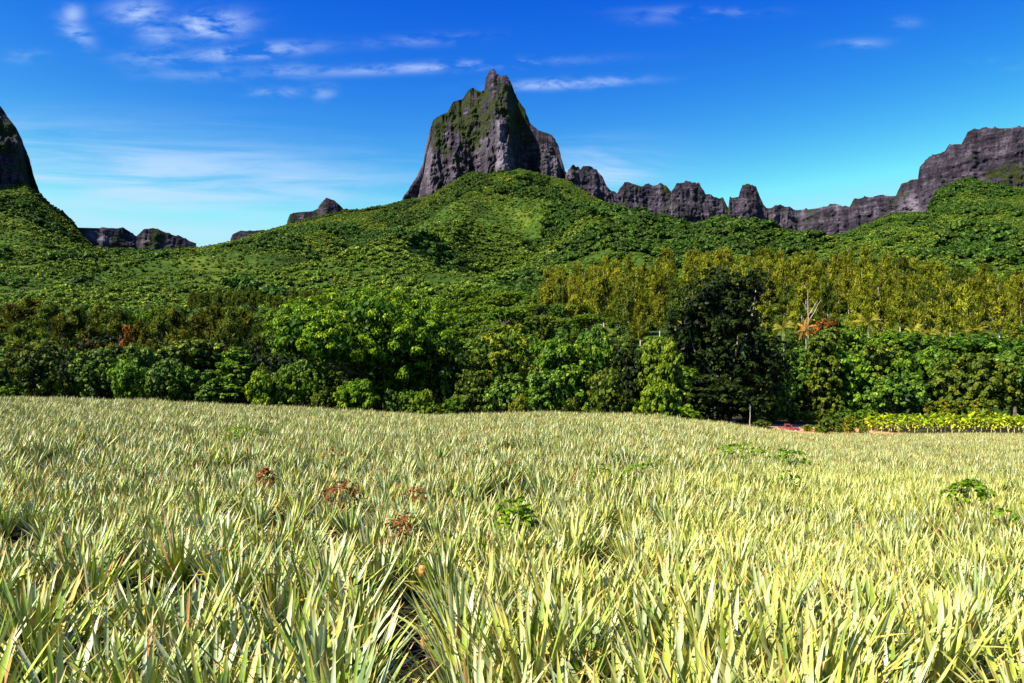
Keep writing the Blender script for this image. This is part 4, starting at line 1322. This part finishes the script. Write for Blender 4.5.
pines = [pine_mesh('pineapple_plant', 400 + i, nl=46 + (i * 5) % 13, tone=i / 8.0) for i in range(8)]
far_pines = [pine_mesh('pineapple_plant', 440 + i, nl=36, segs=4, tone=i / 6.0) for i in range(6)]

# rows run away from the camera, slightly to the left of straight ahead; a furrow opens every few rows
rp = np.random.RandomState(31)
pts = []
ROW = 0.54; STEP = 0.35


def furrow_x(y):
    """centre line of the dark gap seen low in the middle"""
    return np.interp(y, [0, 5.8, 7.5, 9.1, 10.8, 14, 20, 60], [-.6, -0.90, -0.95, -1.08, -1.25, -1.8, -2.6, -7.5])


for ix in range(-165, 166):
    ys = np.arange(2.6, 86, STEP)
    xs = ix * ROW + (ys * -0.13) + rp.normal(size=len(ys)) * 0.09
    ys = ys + rp.normal(size=len(ys)) * 0.09
    pts.append(np.stack([xs, ys], 1))
pts = np.concatenate(pts)
fx_ = furrow_x(pts[:, 1])
gapw = np.interp(pts[:, 1], [0, 6, 10, 16], [0.25, 0.25, 0.18, 0.0])
d_ = pts[:, 0] - fx_
pts = pts[(np.abs(d_) > gapw)]
pxp = 512 + F * pts[:, 0] / pts[:, 1]
edge = np.interp(pxp, EPX, EYC)
keep = (pxp > -330) & (pxp < 1360) & (pts[:, 1] < edge + 1.5 + rp.rand(len(pts)))
keep &= ~((pxp > 745) & (pts[:, 1] > 80) & (pxp < 800))
keep &= rp.rand(len(pts)) > 0.05
# dark hollows and missing plants
hol = fbm(pts[:, 0] / 1.5, pts[:, 1] / 1.5, 2, 10)
keep &= ~((hol > np.interp(pxp, [300, 600], [0.16, 0.32])) & (pts[:, 1] < 58) & (pts[:, 1] > np.interp(pxp, [350, 420], [8.0, 11.0])) & (rp.rand(len(pts)) < .85))
keep &= rp.rand(len(pts)) > np.interp(pts[:, 1], [8, 11, 16], [0.36, 0.2, 0.07])
# weeds stand here
WEEDS = [(515, 505, 11.0, 0.55), (965, 484, 14.0, 0.6), (240, 432, 32, 1.0), (775, 455, 26, 1.0), (1005, 505, 10.5, .35), (610, 470, 18, .7), (700, 468, 19, .6), (440, 470, 18, .4), (600, 455, 26, .6)]
pts = pts[keep]
gz = ground_z(pts[:, 0], pts[:, 1])
dist = np.hypot(pts[:, 0], pts[:, 1])
pxp = 512 + F * pts[:, 0] / pts[:, 1]
pyp = 385 - F * (gz + 0.95 - CAMZ) / pts[:, 1]
inview = (pxp > -40) & (pxp < 1064) & (pts[:, 1] > 3.6)
order = np.argsort(dist + 1e6 * (~inview))
near = order[:300]; rest = order[300:]
near = [i for i in near]
cnt = 0
sc_all = (0.82 + 0.36 * (0.5 + 0.5 * fbm(pts[:, 0] / 4, pts[:, 1] / 4, 2, 13))) * rp.uniform(.8, 1.1, len(pts)) * 0.72
# lower leaves at the far edge
named = 0
NEAR = []
for rank, i in enumerate(near):
    x, y = pts[i]
    m = pines[rp.randint(0, 8)]
    o = link('pineapple_plant', m, None, (x, y, gz[i] - 0.02))
    s = sc_all[i] * float(np.interp(y, [7, 12], [1.36, 1.08]))
    tcol = float(np.clip(0.05 + 0.60 * sstep(380, 560, pxp[i]) + rp.uniform(-.25, .25), 0, 1))
    o.color = (tcol, tcol, tcol, 1)
    o.rotation_euler = (rp.uniform(-.12, .12), rp.uniform(-.12, .12), rp.uniform(0, 6.28)); o.scale = (s, s, s * rp.uniform(.92, 1.1))
    o['category'] = 'plant'; o['group'] = 'pineapple plants in the near field'
    p = pxp[i]
    side = 'left of the dark furrow' if x < furrow_x(y) else 'right of the dark furrow'
    NEAR.append((o, x, y, p))
front = sorted([q for q in NEAR if q[2] < 7.0 and 0 < q[3] < 1024], key=lambda q: q[3])
ordn = lambda k: '%d%s' % (k, 'th' if 10 < k % 100 < 14 else {1: 'st', 2: 'nd', 3: 'rd'}.get(k % 10, 'th'))
for k, q in enumerate(front):
    q[0]['label'] = 'pineapple plant in the foremost row along the bottom edge, %s from the left' % ordn(k + 1)
fs = set(q[0].name for q in front)
for o, x, y, p in NEAR:
    if o.name in fs:
        continue
    dx = x - float(furrow_x(y))
    col_ = ('hugging the left side of the dark furrow' if -0.8 < dx < 0 else 'hugging the right side of the dark furrow' if 0 <= dx < 0.8 else
            'near the left edge of the view' if p < 130 else 'between left edge and furrow' if p < 400 and dx < 0 else
            'below the bright green weed, right of the furrow' if p < 600 else 'in the bottom right quarter, left part' if p < 820 else 'near the right edge of the view')
    row_ = 'second row' if y < 7.8 else 'third row' if y < 8.8 else 'farther row'
    o['label'] = 'pineapple plant in a %s %s' % (row_, col_)
n = len(rest)
ri = np.array(rest)
# tint: yellower in the middle distance on the right
py_ = pyp[ri]; px_ = pxp[ri]
yel = 0.10 - 0.25 * sstep(450, 250, px_) + 0.68 * sstep(445, 470, py_) * sstep(250, 700, px_) - 0.3 * sstep(440, 425, py_) + 0.7 * fbm(pts[ri, 0] / 5, pts[ri, 1] / 3, 3, 15)
tint = np.clip(yel, 0, 1)
sc = sc_all[ri] * 0.98
scl = np.stack([sc, sc, sc], 1)
rot = np.stack([rp.uniform(-.12, .12, n), rp.uniform(-.12, .12, n), rp.uniform(0, 6.28, n)], 1)
farther = pts[ri, 1] > 16
idx = np.where(farther, rp.randint(8, 14, n), rp.randint(0, 8, n))
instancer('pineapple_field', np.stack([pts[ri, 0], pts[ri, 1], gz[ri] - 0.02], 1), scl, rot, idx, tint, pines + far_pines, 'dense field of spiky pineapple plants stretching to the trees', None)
for o_ in [COL.objects['pineapple_field']] + list(bpy.data.collections['pineapple_field_sources'].objects):
    o_.color = (0, 0, 0, 1)

# ---- fruits in the furrow
MAT_fruit = plain_mat('pineapple_skin', lambda t, v: ramp(t, noise(t, v, 22, 2), [(0.38, (.12, .07, .015)), (0.6, (.50, .27, .04))]), 0.6, 0.3)


def fruit(px, Y, z, label, s=1.0):
    e = bpy.data.objects.new('pineapple_fruit', None); COL.objects.link(e)
    x = float(xat(px, Y)); e.location = (x, Y, z); e.scale = (s, s, s)
    tag(e, label, 'pineapple', 'ripe pineapples in the dark furrow')
    V, Q = [], []
    nu, nv = 24, 22
    for j in range(nv + 1):
        f = j / nv
        r = 0.062 * math.sin(math.pi * (0.06 + 0.88 * f)) ** 0.55
        for k in range(nu):
            a = 2 * math.pi * k / nu
            bmp = 1 + 0.09 * math.cos(8 * a + f * 20) * math.cos(f * 34)
            V.append((r * bmp * math.cos(a), r * bmp * math.sin(a), 0.17 * f))
    for j in range(nv):
        for k in range(nu):
            k2 = (k + 1) % nu
            Q.append([j * nu + k, j * nu + k2, (j + 1) * nu + k2, (j + 1) * nu + k])
    link('fruit', raw_mesh('fruit', np.array(V), np.array(Q), MAT_fruit, smooth=True), e)
    c = link('leaf_crown', pine_mesh('leaf_crown', 480, nl=14, segs=4, H=0.06), e, (0, 0, 0.12))
    v, q = tube([(0.03, 0.06, -.45), (0, 0, 0.01)], [.012, .010], 6)
    link('stalk', raw_mesh('stalk', v, q, MAT_bark), e)


fruit(424, 10.4, float(zat(578, 10.4)), 'ripe orange pineapple deeper in the dark furrow, the farther one')
fruit(428, 7.9, float(zat(652, 7.9)), 'ripe orange pineapple low in the dark furrow, the nearer one', 1.0)

# ---- weeds, dead brown fern patches
ML_weed = leaf_mat('weed_leaves', greens((.03, .12, .008), (.09, .22, .012), (.16, .32, .02)), 0.45, 0.3, 0.3, 0.05, 0.01, gain=1.0)
ML_dead = leaf_mat('dry_fern', [(0, (.06, .025, .015)), (.5, (.16, .07, .04)), (1, (.30, .17, .09))], 0.8, 0.2, 0.1, 0.05, 0.01, gain=1.0)


def weed(px, top, Y, w, label, mat, leafs=0.12, cat='weed', name='weed', n=14, H=None):
    x = float(xat(px, Y)); z = float(ground_z(x, Y)); H = H or (float(zat(top, Y)) - z) * 0.90
    r = np.random.RandomState(int(px))
    cm, lob = crown_mesh('foliage', mat, r, w, H, nlobe=9, puffs=n, per=7, puff=0.13, leaf=leafs, lw=.7, droop=.2, base=H * .35, inner=0.0, gap=0.35)
    v, q = join([tube([(0, 0, -.1), (l[0] * .3, l[1] * .3, l[2] * .6), (l[0], l[1], l[2])], [.018, .012, .006], 5) for l in lob])
    e = bpy.data.objects.new(name, None); COL.objects.link(e); e.location = (x, Y, z)
    tag(e, label, cat)
    link('foliage', cm, e)
    link('stems', raw_mesh('stems', v, q, MAT_bark), e)


def depth_at(px, py):
    ys = np.arange(5, 84, 0.1)
    z = ground_z(xat(px, ys), ys) + 0.72
    k = np.where(z >= zat(py, ys))[0]
    return float(ys[k[0]]) if len(k) else 60.0


def W_(px, py, top, wpx, label, mat=None, leaf=3.0, n=40, cat='weed', name='weed'):
    Y = depth_at(px, py)
    weed(px, top, Y, wpx / F * Y, label, mat or ML_weed, leaf / F * Y, cat, name, int(n * 1.9))


W_(514, 520, 497, 42, 'bright green broadleaf weed in the middle of the pineapple field', leaf=6, n=60)
W_(963, 500, 472, 46, 'bright green weed standing among the pineapples near the right edge', leaf=4.5, n=70)
W_(1000, 512, 502, 36, 'low green weed at the right edge of the field', leaf=4.5, n=20)
W_(240, 436, 426, 44, 'yellowish green weed patch in the left of the field', leaf=2.5, n=70)
W_(735, 455, 444, 70, 'long green weed patch right of the centre of the field', leaf=3, n=70)
W_(790, 458, 447, 40, 'green weed patch farther right in the middle of the field', leaf=3, n=50)
W_(600, 470, 461, 24, 'small green weed tuft left of the long weed patch', leaf=3.5, n=24)
W_(640, 468, 459, 40, 'small green weed tuft nearest to the long weed patch', leaf=3.5, n=24)
W_(780, 480, 467, 34, 'small green weed tuft in the right half of the field', leaf=3.5, n=24)
W_(341, 492, 479, 40, 'reddish brown dead fern clump left of the centre', ML_dead, 3.5, 60, 'dead plant', 'dead_fern')
W_(268, 474, 463, 18, 'small reddish dead fern clump farther left', ML_dead, 3.5, 36, 'dead plant', 'dead_fern')
W_(402, 530, 509, 26, 'brown dead fern clump at the head of the dark furrow', ML_dead, 4, 46, 'dead plant', 'dead_fern')
W_(416, 492, 484, 20, 'faded brown dead fern behind the head of the furrow', ML_dead, 3, 30, 'dead plant', 'dead_fern')
W_(335, 450, 444, 34, 'distant brown dead fern patch in the left field', ML_dead, 2.5, 22, 'dead plant', 'dead_fern')
W_(648, 562, 554, 10, 'tiny reddish dry leaf tuft in the right foreground', ML_dead, 4, 6, 'dead plant', 'dead_fern')

# ------------------------------------------------------------------ the yellow crop at the right and the bank before it
MC_leaf = leaf_mat('banana_leaf', [(0, (.06, .14, .008)), (0.4, (.17, .28, .012)), (0.75, (.34, .40, .015)), (1, (.48, .40, .04))], 0.45, 0.35, 0.35, 0.3, 0.02)
MAT_stalk = plain_mat('dry_stalk', lambda t, v: ramp(t, noise(t, v, 3, 3), [(0.3, (.38, .28, .06)), (0.6, (.62, .50, .18)), (.8, (.5, .22, .10))]), 0.8, 0.2)


def crop_mesh(seed, H=2.5):
    r = np.random.RandomState(seed)
    v, q = tube([(0, 0, -.2), (.03, .02, H * .4), (0.0, .04, H * .72)], [.07, .055, .035], 7)
    st = raw_mesh('stem', v, q, MAT_stalk, smooth=True)
    V, Q, RN = [], [], []
    off = 0
    for k in range(13):
        a = k * 2.4; el = r.uniform(-.5, .2) if k < 4 else r.uniform(.35, 1.35); L = r.uniform(.7, 1.15) * (0.8 if el < .5 else 1); w = r.uniform(.13, .2)
        p = np.array([0, .04, H * (.42 + .30 * (k / 12))]); d = np.array([math.cos(a) * math.cos(el), math.sin(a) * math.cos(el), math.sin(el)])
        side = np.array([-math.sin(a), math.cos(a), 0])
        rn = r.rand() * .6 + (.4 if el < .5 else 0.0)
        for j in range(7):
            s = j / 6; wd = w * math.sin(math.pi * min(.12 + s * .9, 1)) ** .7 + .004
            V += [p - side * wd + np.array([0, 0, -.25 * wd]), p, p + side * wd + np.array([0, 0, -.25 * wd])]
            RN += [rn] * 3
            if j < 6:
                o_ = off + j * 3
                Q += [[o_, o_ + 1, o_ + 4, o_ + 3], [o_ + 1, o_ + 2, o_ + 5, o_ + 4]]
            p = p + d * L / 6; d = unit(d + np.array([0, 0, -.2]))
        off += 21
    lf = raw_mesh('leaves', np.array(V), np.array(Q), MC_leaf, {'rnd': np.array(RN)}, smooth=True)
    return st, lf


crops = [crop_mesh(500 + i) for i in range(5)]
for row, Y0 in enumerate((101, 105, 109, 113)):
    xs = np.arange(float(xat(868, Y0)), float(xat(1090, Y0)), 0.7 if row == 0 else 0.9)
    for x in xs:
        x = float(x + rp.uniform(-.15, .15)); y = Y0 + rp.uniform(-.5, .5)
        z = float(ground_z(x, y)); st, lf = crops[rp.randint(0, 5)]
        e = bpy.data.objects.new('banana_plant', None); COL.objects.link(e)
        s = rp.uniform(.60, .90) * (1 + .07 * row)
        e.location = (x, y, z); e.rotation_euler = (rp.uniform(-.12, .12), rp.uniform(-.12, .12), rp.uniform(0, 6.28)); e.scale = (s, s, s)
        tag(e, ('yellow-green young banana-like plant in the front row of the crop beyond the field' if row == 0 else 'green young banana-like plant in the back rows of the crop beyond the field'),
            'plant', 'crop plants beyond the pineapple field')
        link('stem', st, e); link('leaves', lf, e)

# bare reddish bank
def patch(name, px0, px1, Y0, Y1, mat, label, lift=0.05, hump=0.0, n=50):
    a, b = np.meshgrid(np.linspace(0, 1, n), np.linspace(0, 1, 26))
    yy = Y0 + (Y1 - Y0) * b
    xx = xat(px0 + (px1 - px0) * a, (Y0 + Y1) / 2)
    ed = np.minimum(np.minimum(a, 1 - a) * 6, np.minimum(b, 1 - b) * 4).clip(0, 1)
    zz = ground_z(xx, yy) + lift * ed - 0.08 * (1 - ed) + hump * ed * (0.6 + 0.4 * fbm(xx / 1.6, yy / 1.6, 3, 3))
    o = link(name, grid_mesh(name, xx, yy, zz, mat)); tag(o, label, kind='structure')


patch('dirt_bank', 742, 872, 92, 126, MAT_dirt, 'bare reddish earth between field and trees', 0.05, 0.10)
patch('dirt_mound', 764, 779, 99, 102.5, MAT_dirt, 'low mound of orange earth beside the vehicle', 0.05, 0.75, 30)
MAT_grass = plain_mat('grass_strip', lambda t, v: ramp(t, noise(t, v, 1.5, 5), [(0.3, (.06, .12, .015)), (0.7, (.16, .24, .03))]), 0.9, 0.1, .05, 6)
patch('grass_strip', 820, 880, 126, 136, MAT_grass, 'strip of short green grass under the vine-covered trees', 0.10, 0.5)

# small bushes on the bank
for (k, px, top, w, Y, lab) in [('olive_b', 828, 417, 20, 96, 'small olive bush on the dirt bank, left of the dry one'), ('autumn_b', 850, 414, 20, 98, 'brownish dry bush at the left end of the crop'),
                                ('olive_c', 838, 419, 9, 95, 'slim olive shrub between the two bushes on the bank'), ('autumn_b', 806, 424, 14, 102, 'low orange-brown scrub right of the red vehicle'),
                                ('olive_b', 761, 420, 18, 100, 'low scrub beside the thin pale trunk'), ('autumn_b', 862, 424, 12, 96, 'tiny dry bush beside the crop'), ('yellow_b', 818, 423, 12, 99, 'small yellow-green scrub on the dirt bank')]:
    T(k, px, top, 432, w, Y, lab, 'bush', 'bush')

# red pickup half hidden by the field edge
MAT_paint = plain_mat('faded_red_paint', lambda t, v: ramp(t, noise(t, v, 2, 3), [(.35, (.12, .02, .022)), (.65, (.26, .055, .06))]), 0.6, 0.3)
MAT_black = plain_mat('black_rubber', lambda t, v: (.012, .012, .012), 0.8, 0.2)
MAT_glass = plain_mat('dark_glass', lambda t, v: (.01, .012, .015), 0.08, 0.8)
MAT_chrome = plain_mat('dull_metal', lambda t, v: (.45, .45, .45), 0.4, 0.5)


def prism(profile, y0, y1, bev=0.03):
    """profile (x, z) outline extruded across y, sides pinched for a rounded shoulder"""
    P = np.array(profile, float); n = len(P); c = P.mean(0)
    lay = [(y0, 0.95), (y0 + bev, 1.0), (y1 - bev, 1.0), (y1, 0.95)]
    V, Q = [], []
    for yv, s in lay:
        for p in P:
            q = c + (p - c) * s
            V.append((q[0], yv, q[1]))
    for L in range(3):
        for k in range(n):
            k2 = (k + 1) % n
            Q.append([L * n + k, L * n + k2, (L + 1) * n + k2, (L + 1) * n + k])
    me_faces = Q + [list(range(n))[::-1], [3 * n + k for k in range(n)]]
    return V, me_faces


def poly_obj(name, V, Fc, mat, parent):
    me = bpy.data.meshes.new(name); me.from_pydata([tuple(v) for v in V], [], Fc); me.materials.append(mat); me.update()
    return link(name, me, parent)


Yt = 104; xt = float(xat(786, Yt))
car = bpy.data.objects.new('pickup_truck', None); COL.objects.link(car)
car.location = (xt, Yt, float(ground_z(xt, Yt)) - 0.2); car.rotation_euler = (0, 0, R_(-14)); car.scale = (0.80, 0.80, 0.80)
tag(car, 'small faded red pickup parked on the dirt bank, half hidden by the field edge', 'truck')
V, Fc = prism([(-1.9, .35), (-1.9, .85), (-.45, .85), (-.4, 1.42), (.35, 1.42), (.8, .95), (1.75, .85), (1.85, .6), (1.85, .35)], -.78, .78, .05)
body = poly_obj('body', V, Fc, MAT_paint, car)
V, Fc = prism([(-.28, .95), (-.26, 1.32), (.30, 1.32), (.62, .97)], -.79, -.765, .005)
poly_obj('side_window', V, Fc, MAT_glass, car)
V, Fc = prism([(-.28, .95), (-.26, 1.32), (.30, 1.32), (.62, .97)], .765, .79, .005)
poly_obj('side_window', V, Fc, MAT_glass, car)
V, Fc = prism([(.42, 1.37), (.84, .97), (.86, 1.0), (.44, 1.40)], -.66, .66, .02)
poly_obj('windscreen', V, Fc, MAT_glass, car)
for wx in (-1.2, 1.2):
    for wy in (-.72, .72):
        pr = [(math.cos(a) * .34, math.sin(a) * .34) for a in np.linspace(0, 2 * math.pi, 20, endpoint=False)]
        V, Fc = prism(pr, -.11, .11, .03)
        w_ = poly_obj('wheel', V, Fc, MAT_black, car); w_.location = (wx, wy, .34)
        V, Fc = prism([(a * .55, b * .55) for a, b in pr], -.125, .125, .01)
        poly_obj('rim', V, Fc, MAT_chrome, w_)
for wy in (-.55, .55):
    V, Fc = prism([(1.82, .58), (1.82, .74), (1.88, .72), (1.89, .6)], wy - .12, wy + .12, .02)
    poly_obj('headlight', V, Fc, MAT_chrome, car)
V, Fc = prism([(1.84, .34), (1.84, .46), (1.93, .46), (1.93, .34)], -.8, .8, .02)
poly_obj('bumper', V, Fc, MAT_chrome, car)


# labels: ungrouped look-alikes are told apart by their order from the left
from collections import defaultdict
dd = defaultdict(list)
for o in COL.objects:
    if o.parent is None and 'label' in o and 'group' not in o and 'kind' not in o:
        dd[o['label']].append(o)
for l, os_ in dd.items():
    if len(os_) > 1:
        os_.sort(key=lambda o: o.location.x / o.location.y)
        words = ['left one', 'right one'] if len(os_) == 2 else ['leftmost', 'middle one', 'rightmost'] if len(os_) == 3 else ['first from left', 'second from left', 'third from left', 'fourth from left', 'fifth from left'][:len(os_)]
        for o, w_ in zip(os_, words):
            o['label'] = l + ', ' + w_
